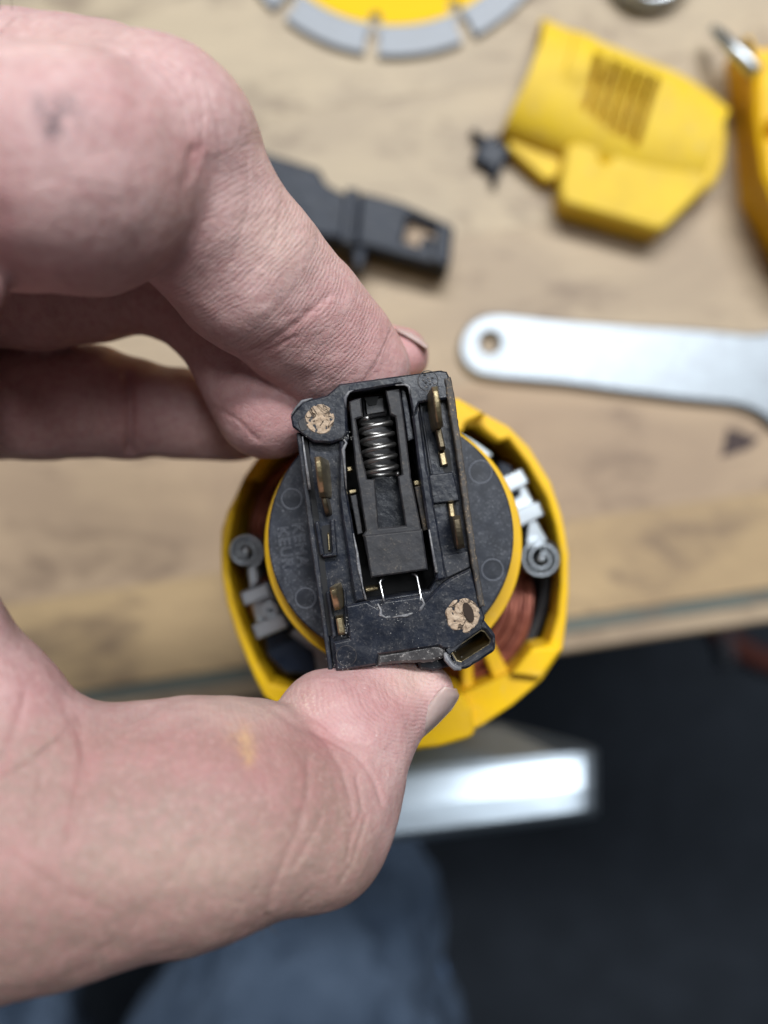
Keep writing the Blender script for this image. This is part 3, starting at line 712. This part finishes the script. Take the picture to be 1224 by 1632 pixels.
# brass terminals: standing blades
def blade(p0, p1, wpx, Dt, Db, base_shift=(0, 0), step=None, mat='brass'):
    """a blade from p0 to p1 (top edge as measured), dropping to the plate"""
    V, F = [], []
    d = Vector((p1[0] - p0[0], p1[1] - p0[1])); nrm = Vector((-d.y, d.x)).normalized() * wpx / 2
    n = 8; prof = []
    for k in range(n + 1):
        t = k / n; D = Dt + (step or 0) * (t ** 3) + (0.5 if k in (0, n) else 0)
        prof.append((Vector(p0) + d * t, D))
    for q, D in prof:
        for s_, dd in ((-1, 0.1), (-.6, 0), (.6, 0), (1, 0.1)):
            V.append(P(q.x + nrm.x * s_, q.y + nrm.y * s_, D + dd))
    m = len(V)
    for q, D in prof:
        for s_ in (-1, 1):
            tp = P(q.x + nrm.x * s_, q.y + nrm.y * s_, D)
            V.append(Vector((tp.x + base_shift[0] * MM, tp.y + base_shift[1] * MM, (CAMZ - Db) * MM)))
    for k in range(n):
        for j in range(3): F.append((k * 4 + j, k * 4 + j + 1, (k + 1) * 4 + j + 1, (k + 1) * 4 + j))
        F.append((k * 4, (k + 1) * 4, m + (k + 1) * 2, m + k * 2)); F.append((k * 4 + 3, m + k * 2 + 1, m + (k + 1) * 2 + 1, (k + 1) * 4 + 3))
    F.append((0, 1, 2, 3, m + 1, m)); F.append((n * 4 + 3, n * 4 + 2, n * 4 + 1, n * 4, m + n * 2, m + n * 2 + 1))
    return from_py('terminal', V, F, M[mat], sw)
blade((506, 728), (514, 792), 10, 86.5, 94, (.55, -.1), step=2.5)
blade((515, 790), (523, 822), 8, 90.5, 94.5, (.3, 0), step=1.5, mat='brass_dark')
blade((523, 848), (525, 880), 3, 92.6, 94.5)
blade((693, 616), (702, 680), 9.5, 86.0, 94, (-.35, -.1), step=1.5)
blade((698, 680), (706, 716), 9, 90.2, 94, mat='brass_dark')
blade((704, 719), (709, 743), 10.5, 92.2, 94.3)
blade((718, 800), (722, 826), 9, 92.0, 94.3)
blade((727, 822), (735, 874), 12, 88.5, 94, step=1.0, mat='brass_dark')
blade((530, 936), (538, 972), 10, 87.5, 94, (.4, 0), step=2.5)
blade((540, 982), (545, 1012), 11, 91.2, 94)
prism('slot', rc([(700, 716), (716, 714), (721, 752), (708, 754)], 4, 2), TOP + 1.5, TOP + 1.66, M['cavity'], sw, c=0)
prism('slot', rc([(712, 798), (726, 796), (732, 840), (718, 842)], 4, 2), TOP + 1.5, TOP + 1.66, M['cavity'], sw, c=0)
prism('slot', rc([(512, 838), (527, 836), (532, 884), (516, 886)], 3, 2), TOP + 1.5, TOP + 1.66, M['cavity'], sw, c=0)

# ------------------------------------------------------------------ SDF bodies
def chain_sdf(X, Y, Z, nodes, k=0.8):
    """nodes in mm (x,y,z,r). returns distance and the arc position of the nearest point"""
    d = None; s0 = 0.0
    for (a, b) in zip(nodes[:-1], nodes[1:]):
        ax_, ay_, az_ = (b[i] - a[i] for i in range(3)); L2 = ax_ * ax_ + ay_ * ay_ + az_ * az_; L = math.sqrt(L2)
        t = ((X - a[0]) * ax_ + (Y - a[1]) * ay_ + (Z - a[2]) * az_) / L2
        np.clip(t, 0, 1, out=t)
        q = np.sqrt((X - a[0] - t * ax_) ** 2 + (Y - a[1] - t * ay_) ** 2 + (Z - a[2] - t * az_) ** 2) - (a[3] + (b[3] - a[3]) * t)
        sp_ = s0 + t * L
        if d is None: d, sp = q, sp_
        else:
            sp = np.where(q < d, sp_, sp); d = smin(d, q, k)
        s0 += L
    return d, sp

def smin(a, b, k):
    h = np.clip(0.5 + 0.5 * (b - a) / k, 0, 1)
    return b * (1 - h) + a * h - k * h * (1 - h)

def nd(px, py, D, rpx):
    return ((px - 612) / 1200 * D, (816 - py) / 1200 * D, CAMZ - D, rpx / 1200 * D)

def sdf_mesh(name, chains, lo, hi, vox):
    import openvdb
    ax_ = [np.arange(lo[i], hi[i], vox, dtype=np.float32) for i in range(3)]
    X, Y, Z = np.meshgrid(*ax_, indexing='ij', sparse=True)
    D = None
    for nodes, k, kc in chains:
        d, _ = chain_sdf(X, Y, Z, nodes, kc)
        D = d if D is None else smin(D, d, k)
    g = openvdb.FloatGrid(background=5.0)
    g.copyFromArray(D.astype(np.float32))
    pts, quads = g.convertToQuads(isovalue=0.0)
    pts = pts * vox + np.array(lo)
    me = bpy.data.meshes.new(name)
    me.vertices.add(len(pts)); me.vertices.foreach_set('co', (pts * MM).astype(np.float32).ravel())
    me.loops.add(len(quads) * 4); me.loops.foreach_set('vertex_index', quads.astype(np.int32).ravel())
    me.polygons.add(len(quads)); me.polygons.foreach_set('loop_start', np.arange(0, len(quads) * 4, 4, dtype=np.int32))
    me.polygons.foreach_set('loop_total', np.full(len(quads), 4, dtype=np.int32))
    me.update(calc_edges=True); me.validate()
    return me

# ------------------------------------------------------------------ the hand
index = [nd(-60, 265, 76, 196), nd(120, 280, 75, 182), nd(180, 270, 79, 166)]
index2 = [nd(120, 205, 86, 150), nd(262, 235, 83, 146), nd(318, 338, 87, 129), nd(396, 434, 92, 119), nd(474, 503, 97, 103), nd(530, 560, 101, 93), nd(575, 590, 102.5, 78)]
index_b = [nd(-90, 195, 88, 152), nd(60, 195, 88, 148), nd(170, 205, 88, 146)]
palm_e = [nd(-60, 300, 74, 120), nd(-58, 452, 72, 66)]
middle = [nd(300, 340, 106, 90), nd(460, 480, 112, 66), nd(590, 556, 113, 46), nd(640, 566, 113, 46)]
ringf = [nd(-60, 430, 106, 118), nd(60, 450, 108, 104), nd(150, 452, 110, 88), nd(225, 440, 112, 85), nd(320, 485, 111, 78), nd(395, 575, 107, 82), nd(426, 652, 105, 84)]
little = [nd(-90, 635, 118, 98), nd(60, 640, 118, 91), nd(140, 640, 119, 88), nd(205, 650, 120, 78), nd(290, 662, 121, 71), nd(380, 668, 122, 64)]
thumb_t = [nd(545, 1168, 93, 110), nd(606, 1130, 96, 80), nd(652, 1110, 97.5, 56), nd(681, 1099, 97, 46)]
thumb = [nd(560, 1180, 93, 104), nd(522, 1262, 90, 112), nd(488, 1312, 87, 126), nd(400, 1290, 85, 158), nd(330, 1298, 84, 174), nd(250, 1312, 83, 184), nd(100, 1338, 81, 202), nd(-100, 1370, 79, 234)]
web = [nd(-190, 880, 76, 110), nd(-120, 1010, 77, 112), nd(-55, 1150, 79, 138), nd(60, 1280, 80, 155)]
palm = [nd(-170, 250, 90, 190), nd(-255, 600, 98, 200), nd(-290, 950, 90, 215), nd(-200, 1300, 86, 260)]
fore = [nd(-330, 1120, 90, 240), nd(-560, 1250, 92, 300), nd(-760, 1400, 94, 290)]
CH = [(index2, 1.0, 2.2), (index_b, 1.2, 1.0), (index, 1.1, 1.0), (palm_e, 1.0, 1.0), (middle, 0.6, 1.0), (ringf, 0.6, 1.2), (little, 0.8, 1.4),
      (thumb, 1.0, 2.5), (thumb_t, 1.2, 1.2), (web, 2.5, 2.0), (palm, 1.2, 3.0), (fore, 6.0, 3.0)]
VOX = 0.55
me = sdf_mesh('hand', CH, (-72.0, -72.0, 96.0), (14.0, 66.0, 184.0), VOX)
hand = link('hand', me)
md = hand.modifiers.new('sm', 'SMOOTH'); md.factor = 0.5; md.iterations = 3
md = hand.modifiers.new('ss', 'SUBSURF'); md.levels = 1; md.render_levels = 1
dg = bpy.context.evaluated_depsgraph_get(); dg.update()
me2 = bpy.data.meshes.new_from_object(hand.evaluated_get(dg)); hand.modifiers.clear(); hand.data = me2; me2.name = 'hand'
nV = len(me2.vertices)
co = np.empty(nV * 3, np.float32); me2.vertices.foreach_get('co', co); co = co.reshape(-1, 3) * 1000
me2.polygons.foreach_set('use_smooth', np.ones(len(me2.polygons), bool))
no = np.empty(nV * 3, np.float32); me2.vertices.foreach_get('normal', no); no = no.reshape(-1, 3)
DD = CAMZ - co[:, 2]; PX = co[:, 0] / DD * 1200 + 612; PY = 816 - co[:, 1] / DD * 1200
# nearest digit and position along it
best = np.full(nV, 1e9); cid = np.zeros(nV, int); spos = np.zeros(nV)
for k, (nodes, _, kc) in enumerate(CH):
    d, sp = chain_sdf(co[:, 0], co[:, 1], co[:, 2], nodes, kc)
    m = d < best; best[m] = d[m]; cid[m] = k; spos[m] = sp[m]
def pdist(pts):
    d = np.full(nV, 1e9)
    for a, b in zip(pts[:-1], pts[1:]):
        vx, vy = b[0] - a[0], b[1] - a[1]; L2 = vx * vx + vy * vy + 1e-6
        t = np.clip(((PX - a[0]) * vx + (PY - a[1]) * vy) / L2, 0, 1)
        d = np.minimum(d, np.hypot(PX - a[0] - t * vx, PY - a[1] - t * vy))
    return d
up = np.clip(no[:, 2] * 2.0, 0, 1)
def vnoise(sc, seed):
    """smooth value noise on mm coordinates"""
    r = np.random.RandomState(seed); T = r.rand(32, 32, 32).astype(np.float32)
    q = co * sc + 100; i = np.floor(q).astype(int); f = q - i; f = f * f * (3 - 2 * f)
    out = 0
    for dx in (0, 1):
        for dy in (0, 1):
            for dz in (0, 1):
                w_ = (f[:, 0] if dx else 1 - f[:, 0]) * (f[:, 1] if dy else 1 - f[:, 1]) * (f[:, 2] if dz else 1 - f[:, 2])
                out = out + w_ * T[(i[:, 0] + dx) % 32, (i[:, 1] + dy) % 32, (i[:, 2] + dz) % 32]
    return out
disp = np.zeros(nV); red = np.zeros(nV); pale = np.zeros(nV)
def crease(pts, w_, dep, ids=None, r=0.0, side=0.0):
    global disp, red
    m = up if ids is None else up * np.isin(cid, ids)
    d = pdist(pts)
    g = np.exp(-(d / w_) ** 2) * m
    disp -= g * dep; red += np.exp(-(d / (w_ * 3.0 + 6)) ** 2) * m * r
    disp += np.exp(-((d - 2.2 * w_) / w_) ** 2) * m * dep * side
FI = [0, 1, 2]
crease([(388, 562), (420, 552), (455, 528), (498, 492), (524, 470)], 6, 0.16, FI, .4, .05)
crease([(400, 572), (440, 553), (470, 536)], 3.5, 0.14, FI, .3)
crease([(306, 240), (300, 275), (292, 300), (296, 330), (290, 375), (270, 405)], 8, 0.30, FI, .9, .05)
crease([(322, 228), (312, 262), (303, 285)], 4, 0.10, FI, .2)
crease([(205, 95), (250, 130), (290, 170), (300, 210)], 3.5, 0.08, FI, 0)
crease([(240, 110), (275, 145), (312, 200)], 3, 0.07, FI, 0)
crease([(310, 130), (322, 180), (320, 230)], 2.6, 0.10, FI, 0)
crease([(330, 150), (345, 200), (352, 260)], 2.6, 0.09, FI, 0)
crease([(0, 78), (80, 72), (160, 80), (245, 92), (292, 122)], 5, 0.35, FI, 0, .1)
crease([(450, 300), (440, 380), (400, 440)], 3, 0.07, FI, 0)
crease([(395, 250), (400, 330), (370, 420)], 3, 0.06, FI, 0)
crease([(60, 160), (150, 140), (230, 170)], 4, 0.08, FI, 0)
crease([(30, 300), (90, 285), (180, 300)], 3, 0.06, FI, 0)
crease([(205, 600), (208, 650), (206, 720)], 8, 0.8, [6], .5)
crease([(345, 650), (380, 670), (410, 700)], 4, 0.12, [5], .2)
TH = [7, 8, 9]
crease([(413, 1118), (432, 1128), (462, 1146), (490, 1160), (512, 1172)], 5, 0.35, TH, .5, .15)
crease([(498, 1160), (540, 1185), (570, 1205), (600, 1245), (612, 1280)], 4, 0.20, TH, .3)
crease([(520, 1180), (548, 1230), (560, 1270), (562, 1300)], 4.5, 0.16, TH, .3)
crease([(570, 1240), (580, 1290), (560, 1330), (555, 1370)], 4, 0.16, TH, .1)
crease([(495, 1185), (492, 1260), (478, 1320), (460, 1360), (435, 1420), (425, 1460)], 4.5, 0.13, TH, .2)
crease([(515, 1300), (500, 1330), (470, 1385)], 4, 0.14, TH, 0)
crease([(586, 1300), (560, 1380), (540, 1410)], 3.5, 0.14, TH, 0)
crease([(258, 1210), (262, 1270), (285, 1340)], 4, 0.08, TH, 0)
crease([(125, 1140), (135, 1200), (120, 1290), (110, 1340)], 7, 0.20, None, .4)
crease([(100, 1125), (128, 1180), (140, 1230)], 5, 0.10, None, .2)
crease([(40, 1110), (20, 1180), (0, 1220)], 7, 0.15, None, .4)
crease([(70, 1240), (50, 1310), (45, 1360)], 5, 0.15, None, .1)
crease([(0, 1350), (60, 1390), (120, 1430), (170, 1450)], 7, 0.10, None, .3)
crease([(60, 1400), (140, 1450), (180, 1490)], 6, 0.06, None, .1)
crease([(330, 1310), (350, 1380), (345, 1440)], 4, 0.07, TH, 0)
crease([(355, 1430), (390, 1440), (415, 1410), (410, 1370)], 3, 0.08, TH, 0)
for k in range(26):                                            # fine wrinkle net on the thumb base
    rnd = random.Random(k + 11); x, y = rnd.uniform(20, 560), rnd.uniform(1180, 1480); a = rnd.uniform(1.1, 2.2); L = rnd.uniform(25, 70)
    crease([(x, y), (x + L * .5 * math.cos(a), y + L * .5 * math.sin(a) + 3), (x + L * math.cos(a + .2), y + L * math.sin(a + .2))], 2.8, rnd.uniform(.03, .08), None, 0)
for k in range(30):
    rnd = random.Random(k + 211); x, y = rnd.uniform(60, 520), rnd.uniform(110, 520); a = rnd.uniform(-1.2, -.2); L = rnd.uniform(20, 60)
    crease([(x, y), (x + L * .5 * math.cos(a), y + L * .5 * math.sin(a) + 3), (x + L * math.cos(a + .2), y + L * math.sin(a + .2))], 2.6, rnd.uniform(.02, .06), FI, 0)
disp += (vnoise(0.12, 1) - .5) * 0.9 + (vnoise(0.35, 2) - .5) * 0.28 + (vnoise(1.1, 3) - .5) * 0.05
# the thumb pad is pressed flat where the case sits on it
co2 = co + no * disp[:, None]
me2.vertices.foreach_set('co', (co2 * MM).astype(np.float32).ravel())
# ridge field (mm) and its strength
ph = spos.copy(); amp = np.zeros(nV)
u_ = (PX - 612); 
isI = np.isin(cid, [0]); amp[isI] = 0.9
isB = np.isin(cid, [2]); amp[isB] = np.clip((PY[isB] - 230) / 120, 0, 1)
isT = np.isin(cid, [7, 8]); dt = np.hypot((PX - 690) * .75, (PY - 1075)) / 13.0
ph[isT] = dt[isT]; amp[isT] = np.clip((1300 - PY[isT]) / 150, 0.12, 1)
amp[np.isin(cid, [5, 6])] = 0.35
amp *= np.clip(no[:, 2] * 1.6 + .1, 0, 1)
def gs(x, y, rx, ry=None, ids=None):
    ry = ry or rx
    g = np.exp(-((PX - x) / rx) ** 2 - ((PY - y) / ry) ** 2)
    return g if ids is None else g * np.isin(cid, ids)
red += .5 * gs(200, 170, 70) + .5 * gs(160, 420, 160, 50) + 1.2 * gs(0, 350, 28, 70) + .35 * gs(560, 560, 110) + .5 * gs(520, 1100, 110, 60) + .5 * gs(300, 1210, 130, 50) + .6 * gs(60, 1100, 80, 60) + .3 * gs(20, 1400, 90) + .35 * gs(440, 1240, 60) + .9 * gs(655, 560, 60, 60, [4]) + .9 * gs(430, 640, 90, 80, [5]) + .5 * gs(100, 650, 150, 60, [6]) + .5 * gs(640, 1120, 60)
red += (vnoise(0.09, 5) - .5) * .7
pale += .5 * gs(660, 1080, 45, 30) + .5 * gs(390, 1120, 90, 40) + .3 * gs(330, 1380, 200, 60) + .3 * gs(430, 350, 60) + .25 * gs(450, 400, 50) + .25 * gs(120, 60, 140, 30)
red = np.minimum(red, 1.0)
call = 1.0 * gs(395, 1200, 11, 17) + .5 * gs(385, 1175, 22, 18)
chalk = .8 * gs(555, 1163, 14, 12) + .8 * gs(487, 1120, 50, 26) + .5 * gs(410, 1135, 40, 22) + .6 * gs(405, 545, 26, 10)
dark = 1.0 * gs(84, 205, 16, 26) + .7 * gs(62, 165, 10, 18) + .6 * gs(105, 165, 26, 20) + .25 * gs(120, 190, 60, 30)
dors_shade = np.isin(cid, [7, 9, 10, 11]) * np.clip((PY - 1180 - 40 * np.sin(PX / 90)) / 220, 0, 1) * .75 + .9 * np.isin(cid, [7, 9, 10, 11]) * np.clip((PY - 1100) / 80, 0, 1) * np.clip((620 - PX) / 120, 0, 1)  # browner back-of-thumb skin, plus shade over thumb and palm painted into the colour
for nm, arr in (('dorsal_shade', dors_shade), ('ridge_phase', ph), ('ridge_amp', amp), ('red', np.clip(red, -0.5, 1.6)), ('pale', pale), ('callus', call), ('chalk', chalk), ('grime', dark)):
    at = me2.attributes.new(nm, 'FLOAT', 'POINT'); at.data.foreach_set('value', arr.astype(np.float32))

s = NT('skin')
c = s.mix(s.ramp(s.noise(0.10, 4), [(0.3, 0.0), (0.7, 1.0)]), (0.64, 0.425, 0.405), (0.56, 0.36, 0.35))
mot = s.noise(0.8, 4, 0.6)
dz = s.n('ShaderNodeClamp'); s.l(s.attr('dorsal_shade'), dz.inputs[0])
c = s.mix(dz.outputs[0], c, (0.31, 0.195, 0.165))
c = s.mix(s.math('MULTIPLY', s.ramp(mot, [(0.42, 0.0), (0.62, 1.0)]), 0.38), c, (0.46, 0.22, 0.215))
c = s.mix(s.math('MULTIPLY', s.ramp(s.noise(1.7, 5, .7), [(0.5, 0.0), (0.66, 1.0)]), 0.30), c, (0.60, 0.44, 0.38))
rd = s.n('ShaderNodeClamp'); s.l(s.math('MULTIPLY', s.attr('red'), 0.52), rd.inputs[0])
c = s.mix(rd.outputs[0], c, (0.44, 0.18, 0.185))
pl = s.n('ShaderNodeClamp'); s.l(s.attr('pale'), pl.inputs[0])
c = s.mix(pl.outputs[0], c, (0.62, 0.46, 0.38))
cl = s.n('ShaderNodeClamp'); s.l(s.math('MULTIPLY', s.attr('callus'), s.ramp(mot, [(0.40, .15), (0.6, .9)])), cl.inputs[0])
c = s.mix(cl.outputs[0], c, (0.60, 0.38, 0.16))
gm = s.n('ShaderNodeClamp'); s.l(s.math('MULTIPLY', s.attr('grime'), s.ramp(s.noise(1.4, 6, .75), [(0.36, 0.0), (0.54, 1.0)])), gm.inputs[0])
c = s.mix(s.math('MULTIPLY', gm.outputs[0], 0.9), c, (0.10, 0.07, 0.08))
fine = s.noise(3.5, 5, 0.7)
ck = s.math('MULTIPLY', s.attr('chalk'), s.ramp(fine, [(0.55, 0.0), (0.62, 1.0)]))
ckc = s.n('ShaderNodeClamp'); s.l(ck, ckc.inputs[0])
c = s.mix(s.math('MULTIPLY', ckc.outputs[0], .8), c, (0.72, 0.60, 0.48))
# sparse white grit
sg = s.ramp(s.noise(1.9, 2, 0.5), [(0.775, 0.0), (0.79, 1.0)])
c = s.mix(s.math('MULTIPLY', sg, .6), c, (0.8, 0.72, 0.66))
warp = s.math('MULTIPLY', s.math('SUBTRACT', s.noise(0.16, 2), 0.5), 2.2)
phs = s.math('ADD', s.attr('ridge_phase'), warp)
wv = s.math('SINE', s.math('MULTIPLY', phs, 2 * PI / 0.52))
brk = s.ramp(s.noise(0.9, 3), [(0.3, 0.25), (0.6, 1.0)])
wv = s.math('MULTIPLY', s.math('MULTIPLY', wv, s.attr('ridge_amp')), brk)
c = s.mix(s.math('MULTIPLY', s.math('MAXIMUM', s.math('MULTIPLY', wv, -1.0), 0.0), 0.22), c, (0.40, 0.20, 0.19))
vor = s.n('ShaderNodeTexVoronoi', feature='DISTANCE_TO_EDGE'); vor.inputs['Scale'].default_value = 1.1; s.l(s.mm, vor.inputs['Vector'])
ve = s.ramp(vor.outputs['Distance'], [(0.0, 0.0), (0.12, 1.0)])
n = s.bump(s.noise(0.6, 7, .68), 0.18, 1.0)
n = s.bump(ve, 0.02, 1.0, n)
n = s.bump(wv, 0.019, 1.0, n)
n = s.bump(fine, 0.06, 1.0, n)
s.set(color=c, rough=s.math('ADD', s.math('MULTIPLY', fine, .2), .40), normal=n, spec=0.42)
s.b.subsurface_method = 'RANDOM_WALK' if hasattr(s.b, 'subsurface_method') else s.b
s.b.inputs['Subsurface Weight'].default_value = 0.22
s.b.inputs['Subsurface Radius'].default_value = (1.0, 0.35, 0.2)
s.b.inputs['Subsurface Scale'].default_value = 0.0018
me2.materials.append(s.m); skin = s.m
tag(hand, 'bare left hand with dusty skin pinching the black switch between index finger and thumb', 'hand')
# nails
s = NT('finger_nail')
nail_m = s.set(color=s.ramp(s.noise((0.6, 0.6, .6), 3), [(0.3, (0.44, 0.31, 0.285)), (0.7, (0.50, 0.37, 0.34))]), rough=0.42, normal=s.bump(s.noise(1.5), .03))
s.b.inputs['Subsurface Weight'].default_value = 0.3; s.b.inputs['Subsurface Radius'].default_value = (1, .5, .3); s.b.inputs['Subsurface Scale'].default_value = 0.001
def nail(a, b, Da, Db, bow, sub=None):
    """patch between the curves a (skin side) and b (outer side); bulges towards the outer side"""
    V, F = [], []; n, m = 14, 10
    def at(pts, t):
        f = t * (len(pts) - 1); i = min(int(f), len(pts) - 2); return Vector(pts[i]).lerp(Vector(pts[i + 1]), f - i)
    for i in range(n + 1):
        t = i / n; p, q = at(a, t), at(b, t)
        for j in range(m + 1):
            u = j / m; v = p.lerp(q, math.sin(u * PI / 2) ** .8)
            V.append(P(v.x, v.y, Da + (Db - Da) * (1 - math.cos(u * PI / 2)) - bow * math.sin(t * PI) * .3))
    for i in range(n):
        for j in range(m): F.append((i * (m + 1) + j, i * (m + 1) + j + 1, (i + 1) * (m + 1) + j + 1, (i + 1) * (m + 1) + j))
    o = from_py('nail', V, F, nail_m, hand, True)
    sd = o.modifiers.new('t', 'SOLIDIFY'); sd.thickness = 0.00015; sd.offset = 0
    return o
nail([(708, 1094), (697, 1104), (681, 1126), (668, 1152), (657, 1185)], [(727, 1098), (732, 1110), (719, 1131), (693, 1158), (659, 1187)], 93.4, 97.5, .5)
nail([(634, 528), (650, 537), (665, 546), (680, 556)], [(631, 523), (653, 529), (673, 541), (683, 553)], 109, 110.5, .3)
# fine hairs
s = NT('body_hair'); hair_m = s.set(color=(0.03, 0.02, 0.015), rough=.4)
V, F = [], []
rnd = random.Random(3)
for k in range(46):
    if k < 18: x, y, a, D, L = rnd.uniform(-20, 110), rnd.uniform(36, 60), rnd.uniform(-2.8, -1.6) if k % 2 else rnd.uniform(-.4, .4), 80, rnd.uniform(25, 70)
    else: x, y, a, D, L = rnd.uniform(190, 430), rnd.uniform(1420, 1478), rnd.uniform(.2, 1.3), 76, rnd.uniform(18, 42)
    cv_ = rnd.uniform(-.9, .9); pts = []
    for j in range(7):
        t = j / 6; aa = a + cv_ * t
        x += L / 6 * math.cos(aa); y += L / 6 * math.sin(aa); pts.append(P(x, y, D - 0.4 * math.sin(t * 3)))
    tube_data(V, F, pts, [0.000042 * (1 - .7 * j / 6) for j in range(7)], 4, False)
o = from_py('hair', V, F, hair_m, hand, True); o['kind'] = 'stuff'

# ------------------------------------------------------------------ jeans and the things on the floor
s = NT('denim')
tw = s.n('ShaderNodeTexWave', bands_direction='DIAGONAL'); tw.inputs['Scale'].default_value = .6; tw.inputs['Distortion'].default_value = 2; s.l(s.mm, tw.inputs['Vector'])
c = s.mix(s.ramp(s.noise(0.025, 5, .6), [(0.35, 0.0), (0.7, 1.0)]), (0.030, 0.052, 0.092), (0.075, 0.108, 0.165))
c = s.mix(s.math('MULTIPLY', tw.outputs['Fac'], .25), c, (0.14, 0.20, 0.30))
M['denim'] = s.set(color=c, rough=.85, normal=s.bump(s.noise(0.05, 5, .6), 8.0, .8))
jl = thing('jeans', 'blue denim jeans of the person sitting at the bench, blurred below the hand', 'jeans')
L1 = [nd(545, 1330, 470, 105), nd(520, 1480, 455, 185), nd(480, 1700, 440, 260), nd(440, 2000, 430, 330)]
L2 = [nd(-120, 1480, 470, 150), nd(-120, 1700, 455, 240), nd(-100, 2000, 430, 320)]
for nm, ch_, lb in (('trouser_leg', L1, 'right'), ('trouser_leg', L2, 'left')):
    xs = [q[0] for q in ch_]; rr = max(q[3] for q in ch_) + 8
    lo = (min(xs) - rr, min(q[1] for q in ch_) - 10, min(q[2] for q in ch_) - rr); hi = (max(xs) + rr, max(q[1] + q[3] for q in ch_) + 8, max(q[2] + q[3] for q in ch_) + 8)
    m_ = sdf_mesh(nm, [(ch_, 1, 8.0)], lo, hi, 4.0)
    o = link(nm, m_, M['denim'], jl, True)
    t_ = bpy.data.textures.new('folds', 'CLOUDS'); t_.noise_scale = 0.05
    md = o.modifiers.new('d', 'DISPLACE'); md.texture = t_; md.strength = 0.030; md.texture_coords = 'GLOBAL'
denim_lit = NT('lit_denim').set(color=(0.16, 0.26, 0.46), rough=.85)  # paler copy of the denim, lamp light on the outer leg put into the colour
# outer seam fold
fold = []
for k in range(13):
    t = k / 12; fold.append(P(640 + 55 * t + 20 * t * t, 1340 + 330 * t, 462 - 12 * t))
tube('seam_fold', fold, [0.009 + .002 * math.sin(k) for k in range(13)], denim_lit, jl, 14)

s = NT('red_rubber'); M['hose'] = s.set(color=(0.12, 0.03, 0.02), rough=.6)
V, F = [], []
pts = [P(1150 + 240 * (1 - math.cos(t)) , 985 + 95 * math.sin(t) , 960) for t in [PI * .5 * k / 12 for k in range(13)]]
tag(tube('air_hose', [Vector((p.x, p.y, -.735)) for p in pts], 0.014, M['hose'], None, 12), 'dull red hose curving over the dark floor by the right edge', 'hose')
prism_o = prism('floor_scrap', rc([(1148, 1000), (1166, 1000), (1176, 1055), (1160, 1065)], 6), 960, 985, NT('grey_scrap').set(color=(0.07, 0.075, 0.09), rough=.6), None, c=3)
tag(prism_o, 'faint grey offcut on the dark floor just under the bench edge', 'offcut')
